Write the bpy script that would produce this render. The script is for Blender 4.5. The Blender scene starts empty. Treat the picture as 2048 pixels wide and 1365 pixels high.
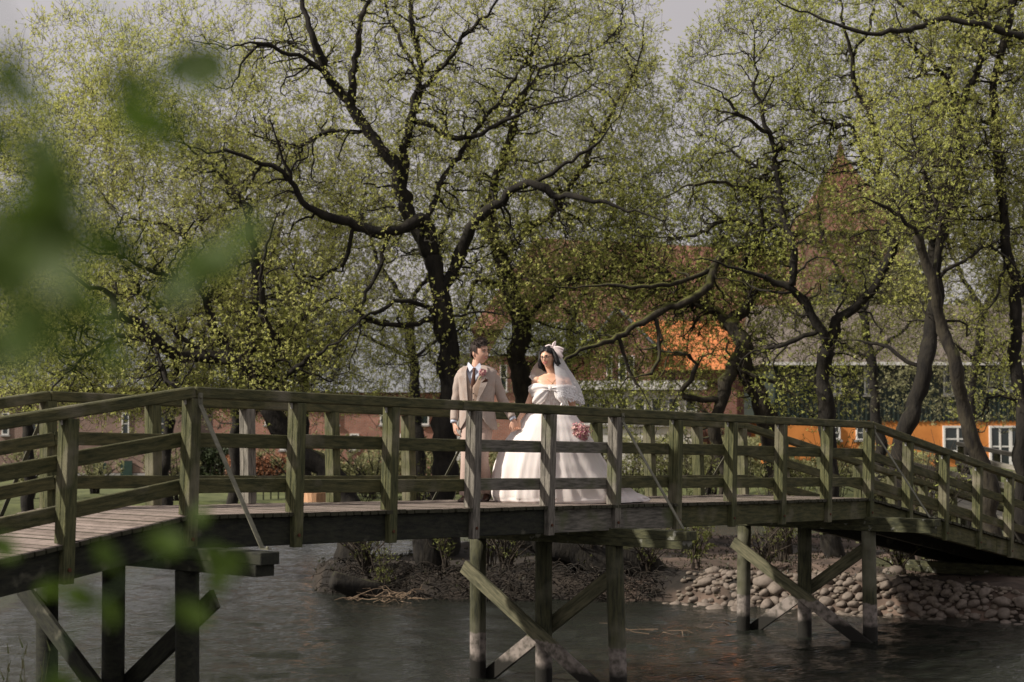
import bpy, bmesh, math, random
import numpy as np
from mathutils import Vector, Matrix, noise as mnoise
from mathutils.kdtree import KDTree
R = math.radians
scene = bpy.context.scene
COL = scene.collection
random.seed(7); rng = np.random.default_rng(7)

# ------------------------------------------------------------ camera
FPX, PITCH, CZ = 3198.0, 0.0576, 2.92
cd = bpy.data.cameras.new('camera'); cam = bpy.data.objects.new('camera', cd); COL.objects.link(cam)
cam.location = (0, 0, CZ); cam.rotation_euler = (R(90) + PITCH, 0, 0)
cd.sensor_width = 36; cd.lens = FPX / 2048 * 36; cd.clip_start = 0.1; cd.clip_end = 2000
cd.dof.use_dof = True; cd.dof.focus_distance = 18.5; cd.dof.aperture_fstop = 2.4
scene.camera = cam
# ------------------------------------------------------------ sky and sun
SUN_DIR = Vector((-0.76, -0.24, 0.62)).normalized()      # towards the sun
elev = math.asin(SUN_DIR.z); az = math.atan2(SUN_DIR.x, SUN_DIR.y)
w = bpy.data.worlds.new('World'); scene.world = w; w.use_nodes = True
nt = w.node_tree; nt.nodes.clear()
out = nt.nodes.new('ShaderNodeOutputWorld'); bg = nt.nodes.new('ShaderNodeBackground')
sky = nt.nodes.new('ShaderNodeTexSky'); sky.sky_type = 'NISHITA'; sky.sun_disc = False
sky.sun_elevation = elev; sky.sun_rotation = az; sky.air_density = 1.0; sky.dust_density = 3
mx = nt.nodes.new('ShaderNodeMixRGB'); mx.inputs[0].default_value = 0.86
tc = nt.nodes.new('ShaderNodeTexCoord'); nz = nt.nodes.new('ShaderNodeTexNoise'); nz.inputs['Scale'].default_value = 2.2; nz.inputs['Detail'].default_value = 5
rp = nt.nodes.new('ShaderNodeValToRGB')
rp.color_ramp.elements[0].position = 0.3; rp.color_ramp.elements[0].color = (4.1, 3.72, 3.66, 1)
rp.color_ramp.elements[1].position = 0.75; rp.color_ramp.elements[1].color = (5.6, 5.15, 5.1, 1)
L = nt.links.new
L(tc.outputs['Generated'], nz.inputs['Vector']); L(nz.outputs['Fac'], rp.inputs[0])
L(sky.outputs[0], mx.inputs[1]); L(rp.outputs[0], mx.inputs[2]); L(mx.outputs[0], bg.inputs[0]); L(bg.outputs[0], out.inputs[0])
bg.inputs[1].default_value = 0.105
sd = bpy.data.lights.new('sun', 'SUN'); sun = bpy.data.objects.new('sun', sd); COL.objects.link(sun)
sd.energy = 5; sd.angle = R(2.5); sd.color = (1, 0.91, 0.8)
sun.rotation_euler = SUN_DIR.to_track_quat('Z', 'Y').to_euler()
scene.view_settings.view_transform = 'Standard'; scene.view_settings.look = 'None'
scene.view_settings.exposure = 0.25; scene.view_settings.gamma = 1

def at(x, y, D):
    """photo pixel + forward distance -> world point"""
    u = (x - 1024) / FPX; v = (682.5 - y) / FPX
    ry = math.cos(PITCH) - v * math.sin(PITCH); rz = math.sin(PITCH) + v * math.cos(PITCH)
    k = D / ry
    return Vector((u * k, D, CZ + rz * k))

# ------------------------------------------------------------ materials
def mat(name, col, rough=0.7, col2=None, scale=8, stretch=(1, 1, 1), bump=0.0, bscale=None, coord='Object', detail=4,
        up=None, upfrom=0.3, spec=0.4, lo=0.35, hi=0.65, rnd=0.0, island=None, sub=None, metal=0, dirt=None):
    m = bpy.data.materials.new(name); m.use_nodes = True
    n = m.node_tree.nodes; l = m.node_tree.links.new
    b = n['Principled BSDF']; b.inputs['Roughness'].default_value = rough
    b.inputs['Specular IOR Level'].default_value = spec; b.inputs['Metallic'].default_value = metal
    b.inputs['Base Color'].default_value = (*col, 1)
    tc = n.new('ShaderNodeTexCoord'); mp = n.new('ShaderNodeMapping'); mp.inputs['Scale'].default_value = stretch
    src = tc.outputs[coord]
    if rnd:
        oi = n.new('ShaderNodeObjectInfo'); ml = n.new('ShaderNodeMath'); ml.operation = 'MULTIPLY'; ml.inputs[1].default_value = 37
        ad = n.new('ShaderNodeVectorMath'); ad.operation = 'ADD'
        l(oi.outputs['Random'], ml.inputs[0]); l(src, ad.inputs[0]); l(ml.outputs[0], ad.inputs[1]); src = ad.outputs[0]
    l(src, mp.inputs[0])
    cur = None
    if col2:
        t = n.new('ShaderNodeTexNoise'); t.inputs['Scale'].default_value = scale; t.inputs['Detail'].default_value = detail; t.inputs['Roughness'].default_value = .62
        l(mp.outputs[0], t.inputs['Vector'])
        r = n.new('ShaderNodeValToRGB'); r.color_ramp.elements[0].position = lo; r.color_ramp.elements[1].position = hi
        r.color_ramp.elements[0].color = (*col, 1); r.color_ramp.elements[1].color = (*col2, 1)
        l(t.outputs['Fac'], r.inputs[0]); cur = r.outputs[0]
    if dirt:      # (colour, scale, low, high) large blotches
        t = n.new('ShaderNodeTexNoise'); t.inputs['Scale'].default_value = dirt[1]; t.inputs['Detail'].default_value = 5
        l(src, t.inputs['Vector'])
        r = n.new('ShaderNodeMapRange'); r.inputs[1].default_value = dirt[2]; r.inputs[2].default_value = dirt[3]
        l(t.outputs['Fac'], r.inputs[0])
        mm = n.new('ShaderNodeMixRGB'); l(r.outputs[0], mm.inputs[0]); l(cur, mm.inputs[1]); mm.inputs[2].default_value = (*dirt[0], 1); cur = mm.outputs[0]
    if up:        # moss on faces that look up
        g = n.new('ShaderNodeNewGeometry'); s = n.new('ShaderNodeSeparateXYZ'); l(g.outputs['Normal'], s.inputs[0])
        t = n.new('ShaderNodeTexNoise'); t.inputs['Scale'].default_value = 3; l(src, t.inputs['Vector'])
        a = n.new('ShaderNodeMath'); a.operation = 'MULTIPLY_ADD'; a.inputs[1].default_value = 1.6; l(t.outputs['Fac'], a.inputs[0])
        a.inputs[2].default_value = -.8
        a2 = n.new('ShaderNodeMath'); l(a.outputs[0], a2.inputs[0]); l(s.outputs['Z'], a2.inputs[1])
        r = n.new('ShaderNodeMapRange'); r.inputs[1].default_value = upfrom; r.inputs[2].default_value = upfrom + .5; l(a2.outputs[0], r.inputs[0])
        mm = n.new('ShaderNodeMixRGB'); l(r.outputs[0], mm.inputs[0]); l(cur, mm.inputs[1]); mm.inputs[2].default_value = (*up, 1); cur = mm.outputs[0]
    if island:    # colour per separate piece
        g = n.new('ShaderNodeNewGeometry'); r = n.new('ShaderNodeValToRGB'); l(g.outputs['Random Per Island'], r.inputs[0])
        cr = r.color_ramp
        for k, c in enumerate(island):
            if k < 2: e = cr.elements[k]; e.position = k / (len(island) - 1)
            else: e = cr.elements.new(k / (len(island) - 1))
            e.color = (*c, 1)
        if len(island) > 2: cr.elements[1].position = 1 / (len(island) - 1)
        if cur is not None:
            mm = n.new('ShaderNodeMixRGB'); mm.inputs[0].default_value = .5; l(cur, mm.inputs[1]); l(r.outputs[0], mm.inputs[2]); cur = mm.outputs[0]
        else: cur = r.outputs[0]
    if cur is not None: l(cur, b.inputs['Base Color'])
    if bump:
        t = n.new('ShaderNodeTexNoise'); t.inputs['Scale'].default_value = bscale or scale * 2; t.inputs['Detail'].default_value = 5
        l(mp.outputs[0], t.inputs['Vector'])
        bp = n.new('ShaderNodeBump'); bp.inputs['Strength'].default_value = bump; bp.inputs['Distance'].default_value = .02
        l(t.outputs['Fac'], bp.inputs['Height']); l(bp.outputs[0], b.inputs['Normal'])
    if sub: b.inputs['Subsurface Weight'].default_value = sub; b.inputs['Subsurface Radius'].default_value = (.02, .008, .004)
    return m

def leaf_mat(name, cols, trans=0.4, rough=.5):
    m = bpy.data.materials.new(name); m.use_nodes = True
    n = m.node_tree.nodes; l = m.node_tree.links.new; b = n['Principled BSDF']; o = n['Material Output']
    g = n.new('ShaderNodeNewGeometry'); r = n.new('ShaderNodeValToRGB'); l(g.outputs['Random Per Island'], r.inputs[0])
    for k, c in enumerate(cols):
        if k < 2: e = r.color_ramp.elements[k]
        else: e = r.color_ramp.elements.new(1)
        e.color = (*c, 1)
    for k in range(len(cols)): r.color_ramp.elements[k].position = k / (len(cols) - 1)
    l(r.outputs[0], b.inputs['Base Color']); b.inputs['Roughness'].default_value = rough; b.inputs['Specular IOR Level'].default_value = .3
    t = n.new('ShaderNodeBsdfTranslucent'); l(r.outputs[0], t.inputs[0])
    mx = n.new('ShaderNodeMixShader'); mx.inputs[0].default_value = trans; l(b.outputs[0], mx.inputs[1]); l(t.outputs[0], mx.inputs[2]); l(mx.outputs[0], o.inputs[0])
    return m

def brick_mat(name, c1, c2, mortar, scale=1.0, bw=.24, bh=.075):
    m = bpy.data.materials.new(name); m.use_nodes = True
    n = m.node_tree.nodes; l = m.node_tree.links.new; b = n['Principled BSDF']; b.inputs['Roughness'].default_value = .85
    tc = n.new('ShaderNodeTexCoord'); s = n.new('ShaderNodeSeparateXYZ'); c = n.new('ShaderNodeCombineXYZ'); a = n.new('ShaderNodeMath')
    l(tc.outputs['Object'], s.inputs[0]); l(s.outputs['X'], a.inputs[0]); l(s.outputs['Y'], a.inputs[1]); l(a.outputs[0], c.inputs[0]); l(s.outputs['Z'], c.inputs[1])
    t = n.new('ShaderNodeTexBrick'); t.inputs['Scale'].default_value = scale; t.inputs['Brick Width'].default_value = bw; t.inputs['Row Height'].default_value = bh
    t.inputs['Mortar Size'].default_value = .012; t.inputs['Color1'].default_value = (*c1, 1); t.inputs['Color2'].default_value = (*c2, 1); t.inputs['Mortar'].default_value = (*mortar, 1)
    l(c.outputs[0], t.inputs['Vector'])
    z = n.new('ShaderNodeTexNoise'); z.inputs['Scale'].default_value = .9; z.inputs['Detail'].default_value = 5; l(tc.outputs['Object'], z.inputs['Vector'])
    mm = n.new('ShaderNodeMixRGB'); mm.blend_type = 'MULTIPLY'; mm.inputs[0].default_value = .8
    r = n.new('ShaderNodeValToRGB'); r.color_ramp.elements[0].position = .3; r.color_ramp.elements[0].color = (.45, .45, .45, 1); r.color_ramp.elements[1].position = .7
    l(z.outputs['Fac'], r.inputs[0]); l(t.outputs['Color'], mm.inputs[1]); l(r.outputs[0], mm.inputs[2]); l(mm.outputs[0], b.inputs['Base Color'])
    return m

M = {}
M['moss_wood'] = mat('mossy wood', (.03, .035, .012), .85, (.1, .094, .038), 5, (1, 7, 7), .5, 22, rnd=1, dirt=((.17, .155, .11), 2.3, .56, .78))
M['grey_wood'] = mat('grey weathered wood', (.07, .068, .055), .85, (.21, .195, .165), 5, (1, 9, 9), .5, 22, rnd=1, dirt=((.085, .1, .035), 2.6, .5, .72))
M['pale_wood'] = mat('pale weathered wood', (.16, .15, .12), .85, (.32, .3, .25), 5, (1, 7, 7), .4, 22, rnd=1)
M['dark_wood'] = mat('dark damp and shaded wood', (.006, .007, .0045), .8, (.026, .028, .015), 4, (2, 9, 9), .5, 22, rnd=1, dirt=((.13, .125, .09), 3.5, .62, .75))  # damp algae colour; on the left bent it paints in the shade
M['deck'] = mat('worn deck planks', (.1, .078, .065), .85, (.3, .24, .21), 9, (1, 1, 1), .4, 30, island=[(.09, .07, .058), (.2, .16, .135), (.32, .26, .23), (.13, .105, .085)])
M['cap_wood'] = mat('lichened cap wood', (.02,.023,.01), .85, (.075,.075,.035), 4, (2,8,8), .5, 22, rnd=1, dirt=((.24,.24,.2), 6, .62, .68))
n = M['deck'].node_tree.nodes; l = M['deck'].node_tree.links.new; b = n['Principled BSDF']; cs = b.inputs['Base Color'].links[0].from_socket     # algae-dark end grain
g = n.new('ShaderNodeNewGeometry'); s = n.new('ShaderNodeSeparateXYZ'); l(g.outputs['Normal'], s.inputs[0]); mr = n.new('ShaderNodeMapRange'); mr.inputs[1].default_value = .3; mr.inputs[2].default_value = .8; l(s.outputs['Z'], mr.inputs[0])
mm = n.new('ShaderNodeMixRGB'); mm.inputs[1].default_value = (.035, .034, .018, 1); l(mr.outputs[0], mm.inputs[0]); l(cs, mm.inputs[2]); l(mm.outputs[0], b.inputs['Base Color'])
M['steel'] = mat('galvanised steel', (.09, .09, .06), .6, (.17, .165, .12), 12, metal=.2)
M['rust'] = mat('rusty iron', (.06, .025, .015), .7, (.14, .05, .02), 40, metal=.3)
M['bark'] = mat('dark willow bark', (.006, .005, .004), .95, (.02, .017, .012), 9, (1, 1, .35), .9, 22, coord='Object', up=(.06, .062, .015), upfrom=.75)
M['bark_light'] = mat('mossy bark', (.01, .008, .006), .95, (.038, .032, .02), 9, (1, 1, .35), .9, 22, up=(.085, .09, .02), upfrom=.45)
M['twig'] = mat('twig bark', (.016, .012, .008), .8, (.06, .046, .03), 3)
M['leaf'] = leaf_mat('young willow leaf', [(.48, .53, .12), (.6, .64, .18), (.72, .71, .27), (.52, .57, .14), (.74, .69, .32)], .52)
M['leaf2'] = leaf_mat('green spring leaf', [(.4, .46, .1), (.52, .56, .15), (.62, .63, .21), (.44, .5, .12)], .5)
M['leaf3'] = leaf_mat('far leaf', [(.2, .21, .1), (.28, .28, .13), (.36, .35, .19), (.24, .25, .11)], .35)
M['shade_leaf'] = leaf_mat('shaded olive leaf', [(.1, .12, .03), (.15, .17, .045), (.2, .21, .07), (.12, .14, .035)], .3)  # darker variant of the green leaf with the bank's shade put in
M['near_leaf'] = leaf_mat('near leaf', [(.025, .06, .01), (.06, .11, .015), (.12, .16, .03)], .5)
M['stone'] = mat('shore stone', (.09, .075, .06), .8, (.22, .18, .15), 1.4, lo=.2, hi=.8, bump=.25, bscale=14, rnd=1)
M['skin'] = mat('skin', (.6, .35, .25), .5, (.66, .4, .3), 9, sub=.08, spec=.35)
M['skin_bride'] = mat('tanned skin', (.66, .385, .26), .45, (.72, .43, .3), 9, sub=.08, spec=.4)
M['glass'] = mat('window glass', (.02, .03, .03), .08, spec=.8)
M['white_paint'] = mat('white paint', (.62, .62, .6), .6, (.74, .73, .7), 3)

# ------------------------------------------------------------ mesh helpers
class MB:
    def __init__(s): s.v = []; s.f = []
    def add(s, vs, fs):
        b = len(s.v); s.v.extend([tuple(x) for x in vs]); s.f.extend([tuple(i + b for i in f) for f in fs]); return s
    def box(s, lo, hi, Mx=None):
        x0, y0, z0 = lo; x1, y1, z1 = hi
        vs = [Vector(p) for p in ((x0,y0,z0),(x1,y0,z0),(x1,y1,z0),(x0,y1,z0),(x0,y0,z1),(x1,y0,z1),(x1,y1,z1),(x0,y1,z1))]
        if Mx: vs = [Mx @ p for p in vs]
        return s.add(vs, ((0,3,2,1),(4,5,6,7),(0,1,5,4),(1,2,6,5),(2,3,7,6),(3,0,4,7)))
    def tube(s, pts, rad, n=8, flat=None, cap=True):
        """flat: (axis vector, factor) squashes the section"""
        pts = [Vector(p) for p in pts]; K = len(pts)
        if not hasattr(rad, '__len__'): rad = [rad] * K
        t0 = (pts[1] - pts[0]).normalized(); ref = Vector((0, 0, 1)) if abs(t0.z) < .9 else Vector((1, 0, 0))
        u = t0.cross(ref).normalized(); vs = []
        for i, p in enumerate(pts):
            t = (pts[min(i+1, K-1)] - pts[max(i-1, 0)]).normalized()
            u = (u - t * u.dot(t)).normalized(); v = t.cross(u)
            for k in range(n):
                a = 2 * math.pi * k / n; q = (u * math.cos(a) + v * math.sin(a)) * rad[i]
                if flat: q = q - flat[0] * q.dot(flat[0]) * (1 - flat[1])
                vs.append(p + q)
        fs = [(i*n+k, i*n+(k+1)%n, (i+1)*n+(k+1)%n, (i+1)*n+k) for i in range(K-1) for k in range(n)]
        if cap: fs += [tuple(range(n-1, -1, -1)), tuple(range((K-1)*n, K*n))]
        return s.add(vs, fs)
    def rings(s, rings, cap=True, closed=True):
        n = len(rings[0]); vs = [p for r in rings for p in r]
        kk = n if closed else n - 1
        fs = [(i*n+k, i*n+(k+1)%n, (i+1)*n+(k+1)%n, (i+1)*n+k) for i in range(len(rings)-1) for k in range(kk)]
        if cap and closed: fs += [tuple(range(n-1, -1, -1)), tuple(range((len(rings)-1)*n, len(rings)*n))]
        return s.add(vs, fs)
    def ball(s, c, r, seg=10, rg=7, Mx=None, fn=None):
        c = Vector(c); vs = []; rr = r if hasattr(r, '__len__') else (r, r, r)
        for i in range(rg + 1):
            th = math.pi * i / rg
            for k in range(seg):
                a = 2 * math.pi * k / seg
                p = Vector((math.sin(th)*math.cos(a), math.sin(th)*math.sin(a), math.cos(th)))
                if fn: p = p * fn(p)
                p = Vector((p.x*rr[0], p.y*rr[1], p.z*rr[2]))
                if Mx: p = Mx @ p
                vs.append(c + p)
        fs = [(i*seg+k, (i+1)*seg+k, (i+1)*seg+(k+1)%seg, i*seg+(k+1)%seg) for i in range(rg) for k in range(seg)]
        return s.add(vs, fs)
    def xf(s, Mx):
        s.v = [tuple(Mx @ Vector(p)) for p in s.v]; return s

WL = {}
def setp(o, label=None, cat=None, group=None, kind=None):
    if label: o['label'] = label
    if cat: o['category'] = cat
    if group: o['group'] = group
    if kind: o['kind'] = kind
    return o
def empty(name, loc, label, cat, group=None):
    o = bpy.data.objects.new(name, None); COL.objects.link(o); o.location = loc; o.empty_display_size = .2
    WL[o.name] = Vector(loc); return setp(o, label, cat, group)
def link_mesh(name, me, m, parent=None, local=None, smooth=False):
    if m is not None and not me.materials: me.materials.append(m)
    o = bpy.data.objects.new(name, me); COL.objects.link(o)
    if parent: o.parent = parent
    if local is not None: o.matrix_local = local
    WL[o.name] = WL.get(parent.name, Vector((0,0,0))) if parent else Vector((0,0,0))
    return o
def part(name, mb, m, parent=None, smooth=False, label=None, origin=None):
    """mesh given in world coordinates; its origin sits at the parent's base (or at origin for a one-mesh thing)"""
    off = WL.get(parent.name, Vector((0,0,0))) if parent else Vector(origin or (0,0,0))
    me = bpy.data.meshes.new(name)
    me.from_pydata([(p[0]-off.x, p[1]-off.y, p[2]-off.z) for p in mb.v], [], mb.f)
    if smooth: me.polygons.foreach_set('use_smooth', [True]*len(me.polygons))
    me.update()
    o = link_mesh(name, me, m, parent)
    if not parent: o.location = off; WL[o.name] = off
    if label: o['label'] = label
    return o
def np_mesh(name, V, F, m, parent, smooth=False):
    """V (n,3) world, F (m,k) uniform face size"""
    off = np.array(WL[parent.name]) if parent else np.zeros(3)
    V = (V - off).astype(np.float32); k = F.shape[1]
    me = bpy.data.meshes.new(name)
    me.vertices.add(len(V)); me.vertices.foreach_set('co', V.ravel())
    me.loops.add(F.size); me.loops.foreach_set('vertex_index', F.astype(np.int32).ravel())
    me.polygons.add(len(F)); me.polygons.foreach_set('loop_start', np.arange(0, F.size, k, dtype=np.int32))
    if smooth: me.polygons.foreach_set('use_smooth', np.ones(len(F), dtype=bool))
    me.update(calc_edges=True)
    return link_mesh(name, me, m, parent)
def box_mesh(name, lx, ly, lz, m, bev=.006, wob=.0):
    """box from x=0..lx, centred in y and z, chamfered"""
    bm = bmesh.new(); bmesh.ops.create_cube(bm, size=1)
    for v in bm.verts: v.co = Vector(((v.co.x+.5)*lx, v.co.y*ly, v.co.z*lz))
    bmesh.ops.bevel(bm, geom=list(bm.edges), offset=bev, segments=1, affect='EDGES')
    me = bpy.data.meshes.new(name); bm.to_mesh(me); bm.free(); me.materials.append(m); return me
def frame(a, b, upv=(0,0,1)):
    a = Vector(a); b = Vector(b); x = (b-a).normalized(); y = Vector(upv).cross(x).normalized(); z = x.cross(y)
    Mx = Matrix((x, y, z)).transposed().to_4x4(); Mx.translation = a; return Mx
def bar(name, a, b, ly, lz, m, parent, upv=(0,0,1), bev=.006):
    L_ = (Vector(b)-Vector(a)).length
    me = box_mesh(name, L_, ly, lz, m, bev)
    return link_mesh(name, me, m, parent, Matrix.Translation(-WL[parent.name]) @ frame(a, b, upv))

# ------------------------------------------------------------ terrain and water
FS = [(-40,60),(-4.2,33),(-3.6,29.6),(-1.5,28.4),(2.6,28.2),(3.2,27.6),(4,26.9),(5.5,26.2),(7,25.5),(8,24.8),(12,22.6),(20,19),(60,10)]
BS = [(-40,40),(-4.2,31),(-2,34),(0,38),(3,40),(18,40),(30,60),(60,80)]
def interp(t, x):
    if x <= t[0][0]: return t[0][1]
    for (a, ya), (b, yb) in zip(t, t[1:]):
        if x <= b: return ya + (yb-ya)*(x-a)/(b-a)
    return t[-1][1]
def sst(x): x = max(0, min(1, x)); return x*x*(3-2*x)
def terrain(x, y):
    d = min(y - interp(FS, x), interp(BS, x) - y)
    far = y - 57 + 1.5*math.sin(x*.3)
    near = max(7 - y, -9.5 - x if y < 30 else -9, )
    d = max(d, far, near)
    n = mnoise.noise(Vector((x*.9, y*.9, 0)))*.09 + mnoise.noise(Vector((x*.25, y*.25, 3)))*.12 + abs(mnoise.noise(Vector((x*2.6, y*2.6, 7))))*.1
    h = -.7 + 1.15*sst((d+1.1)/2.0) + (n if d > -.8 else 0)
    if y > 55: h += sst((y-57)/14) * (1.0*sst((x+2)/14)) 
    return h
def grid(xs, ys):
    V = [(x, y, terrain(x, y)) for y in ys for x in xs]; n = len(xs)
    return V, [(j*n+i, j*n+i+1, (j+1)*n+i+1, (j+1)*n+i) for j in range(len(ys)-1) for i in range(n-1)]
xs = sorted(set([-600,-300,-150,-80,-50] + [round(-35+i*1.0,2) for i in range(30)] + [round(-5+i*.25,2) for i in range(80)] + [round(15+i*1.0,2) for i in range(35)] + [60,80,150,300,600]))
ys = sorted(set([-200,-60,-20] + [round(i*1.0,2) for i in range(-10, 18)] + [round(18+i*.25,2) for i in range(100)] + [round(43+i*1.0,2) for i in range(40)] + [90,110,150,250,450,800]))
mb = MB(); v_, f_ = grid(xs, ys); mb.add(v_, f_)
gm = mat('bank earth', (.008, .0065, .005), .95, (.034, .026, .019), 1.6, bump=.8, bscale=6, detail=8)  # earth colour darkened in place of tree shade over the bank
n = gm.node_tree.nodes; l = gm.node_tree.links.new     # grass beyond the pond, sandy soil on top of the island
g = n.new('ShaderNodeNewGeometry'); s = n.new('ShaderNodeSeparateXYZ'); l(g.outputs['Position'], s.inputs[0])
def rng_node(sock, a, b):
    r = n.new('ShaderNodeMapRange'); r.inputs[1].default_value = a; r.inputs[2].default_value = b; l(sock, r.inputs[0]); return r.outputs[0]
b = n['Principled BSDF']; base = b.inputs['Base Color'].links[0].from_socket
sand = n.new('ShaderNodeMixRGB'); sand.inputs[2].default_value = (.15, .105, .08, 1)
tz = n.new('ShaderNodeTexNoise'); tz.inputs['Scale'].default_value = .8; tz.inputs['Detail'].default_value = 6; l(g.outputs['Position'], tz.inputs['Vector'])
sx = n.new('ShaderNodeMath'); sx.operation = 'MULTIPLY'; l(rng_node(s.outputs['X'], 1.2, 3.2), sx.inputs[0]); l(rng_node(tz.outputs['Fac'], .38, .62), sx.inputs[1])
l(sx.outputs[0], sand.inputs[0]); l(base, sand.inputs[1])
gr = n.new('ShaderNodeMixRGB'); tg = n.new('ShaderNodeTexNoise'); tg.inputs['Scale'].default_value = 1.5; tg.inputs['Detail'].default_value = 8; l(g.outputs['Position'], tg.inputs['Vector'])
gc = n.new('ShaderNodeValToRGB'); gc.color_ramp.elements[0].color = (.05, .062, .018, 1); gc.color_ramp.elements[1].color = (.115, .13, .045, 1); gc.color_ramp.elements[0].position = .35; gc.color_ramp.elements[1].position = .65
l(tg.outputs['Fac'], gc.inputs[0]); l(rng_node(s.outputs['Y'], 54, 57), gr.inputs[0]); l(sand.outputs[0], gr.inputs[1]); l(gc.outputs[0], gr.inputs[2]); l(gr.outputs[0], b.inputs['Base Color'])
setp(part('ground', mb, gm, smooth=True), kind='structure')

wm = bpy.data.materials.new('pond water'); wm.use_nodes = True
n = wm.node_tree.nodes; l = wm.node_tree.links.new; b = n['Principled BSDF']
b.inputs['Base Color'].default_value = (.012, .014, .011, 1); b.inputs['Roughness'].default_value = .05; b.inputs['IOR'].default_value = 1.42
g = n.new('ShaderNodeNewGeometry'); prev = None
for sc, st, dist, sy in ((7, .8, .03, 1.8), (20, .8, .012, 1.5)):
    mp = n.new('ShaderNodeMapping'); mp.inputs['Scale'].default_value = (1, sy, 1); mp.inputs['Rotation'].default_value = (0, 0, R(12)); l(g.outputs['Position'], mp.inputs[0])
    t = n.new('ShaderNodeTexNoise'); t.inputs['Scale'].default_value = sc; t.inputs['Detail'].default_value = 6; t.inputs['Distortion'].default_value = .4; l(mp.outputs[0], t.inputs['Vector'])
    bp = n.new('ShaderNodeBump'); bp.inputs['Strength'].default_value = st; bp.inputs['Distance'].default_value = dist; l(t.outputs['Fac'], bp.inputs['Height'])
    if prev: l(prev, bp.inputs['Normal'])
    prev = bp.outputs[0]
l(prev, b.inputs['Normal'])
gx = np.concatenate([[-90,-50,-25,-14,-10], np.arange(-8.6, 10.6, .065), [12,16,25,50,90]]); gy = np.concatenate([[-8,0,6,10,12.5], np.arange(14, 44, .06), [46,50,58,75]])
GX, GY = np.meshgrid(gx, gy); H = np.zeros_like(GX); wr = np.random.default_rng(42)
for k in range(46):      # wind ripples, mostly running towards the bridge
    lam = .16*(1.9/.16)**wr.random(); a = wr.normal(1.25, .55); ph = wr.uniform(0, 6.28); kx, ky = 2*math.pi/lam*math.cos(a), 2*math.pi/lam*math.sin(a)
    env = .55+.45*np.sin(GX*wr.uniform(.15, .8)+GY*wr.uniform(.15, .6)+ph*2)
    H += lam*.0058*env*np.sin(kx*GX+ky*GY+ph+.8*np.sin(GX*.9+ph)+.6*np.sin(GY*1.1-ph))
H *= np.clip((GX+8.6)*1.5, 0, 1)*np.clip((10.5-GX)*1.5, 0, 1)*np.clip((GY-14)*1.5, 0, 1)*np.clip((43.9-GY)*1.5, 0, 1)
nx_, ny_ = len(gx), len(gy); ii = (np.arange(ny_-1)[:, None]*nx_+np.arange(nx_-1)[None]).ravel()
wo = np_mesh('water', np.stack([GX, GY, H], -1).reshape(-1, 3), np.stack([ii, ii+1, ii+1+nx_, ii+nx_], -1), wm, None, True); setp(wo, kind='structure')

# ------------------------------------------------------------ footbridge
BETA = 0.8674; DV = Vector((math.cos(BETA), math.sin(BETA), 0)); NV = Vector((-math.sin(BETA), math.cos(BETA), 0))
P0 = Vector((-2.716, 13.518, 0)); WID = 2.086; S = 1.2; HR = 1.08
Z0 = CZ - .688; SL = -.0189
def deck_z(t):
    if t < 0: return Z0 + .148*t
    if t > 12: return Z0 + SL*12 - .168*(t-12)
    return Z0 + SL*t
def bp(t, u, h=0):      # along, across (0 near edge .. WID far), height over the deck
    p = P0 + DV*t + NV*u; return Vector((p.x, p.y, deck_z(t)+h))
bridge = empty('footbridge', (P0.x, P0.y, Z0), 'mossy green timber footbridge with plank deck and three-bar railings crossing the pond, carrying the couple', 'bridge')
I0, I1 = -7, 19
segs = [(I0*S, 0), (0, 12), (12, I1*S)]
# deck planks (one part, the planks are its pattern)
mb = MB(); t = I0*S
k = 0
while t < I1*S:
    wd = .084; a = bp(t, -.03); z = random.uniform(-.003, .003)
    o1 = random.uniform(-.012, .012); o2 = random.uniform(-.012, .012)
    q = [bp(t, -.04+o1), bp(t+wd, -.04+o1), bp(t+wd, WID+.04+o2), bp(t, WID+.04+o2)]
    mb.add([p+Vector((0,0,z)) for p in q] + [p+Vector((0,0,z-.035)) for p in q], ((0,1,2,3),(7,6,5,4),(0,4,5,1),(1,5,6,2),(2,6,7,3),(3,7,4,0)))
    t += .1; k += 1
part('deck', mb, M['deck'], bridge)
def woodfor(i, side):
    return M['grey_wood'] if (side == 0 and 3 <= i <= 4.5) or (side == 1 and i in (1, 2)) else M['moss_wood']
LEAN = .032
def rp_(i, side, h, inset=0):   # point on a railing; side 0 near, 1 far. inset>0 towards the walkway
    u = 0 - LEAN*h if side == 0 else WID + LEAN*h
    u += inset if side == 0 else -inset
    return bp(i*S, u, h)
# edge beams
for (a, b) in segs:
    L_ = b-a; nb = max(1, round(L_/(2*S)))
    for k in range(nb):
        t0 = a+L_*k/nb+.004; t1 = a+L_*(k+1)/nb-.004
        for side in (0, 1):
            u = .07 if side == 0 else WID-.07
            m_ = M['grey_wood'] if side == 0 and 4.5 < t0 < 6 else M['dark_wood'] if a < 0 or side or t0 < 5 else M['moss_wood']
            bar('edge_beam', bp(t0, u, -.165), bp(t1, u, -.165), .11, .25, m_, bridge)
        bar('inner_beam', bp(t0, WID/2, -.165), bp(t1, WID/2, -.165), .1, .24, M['dark_wood'], bridge)
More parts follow.
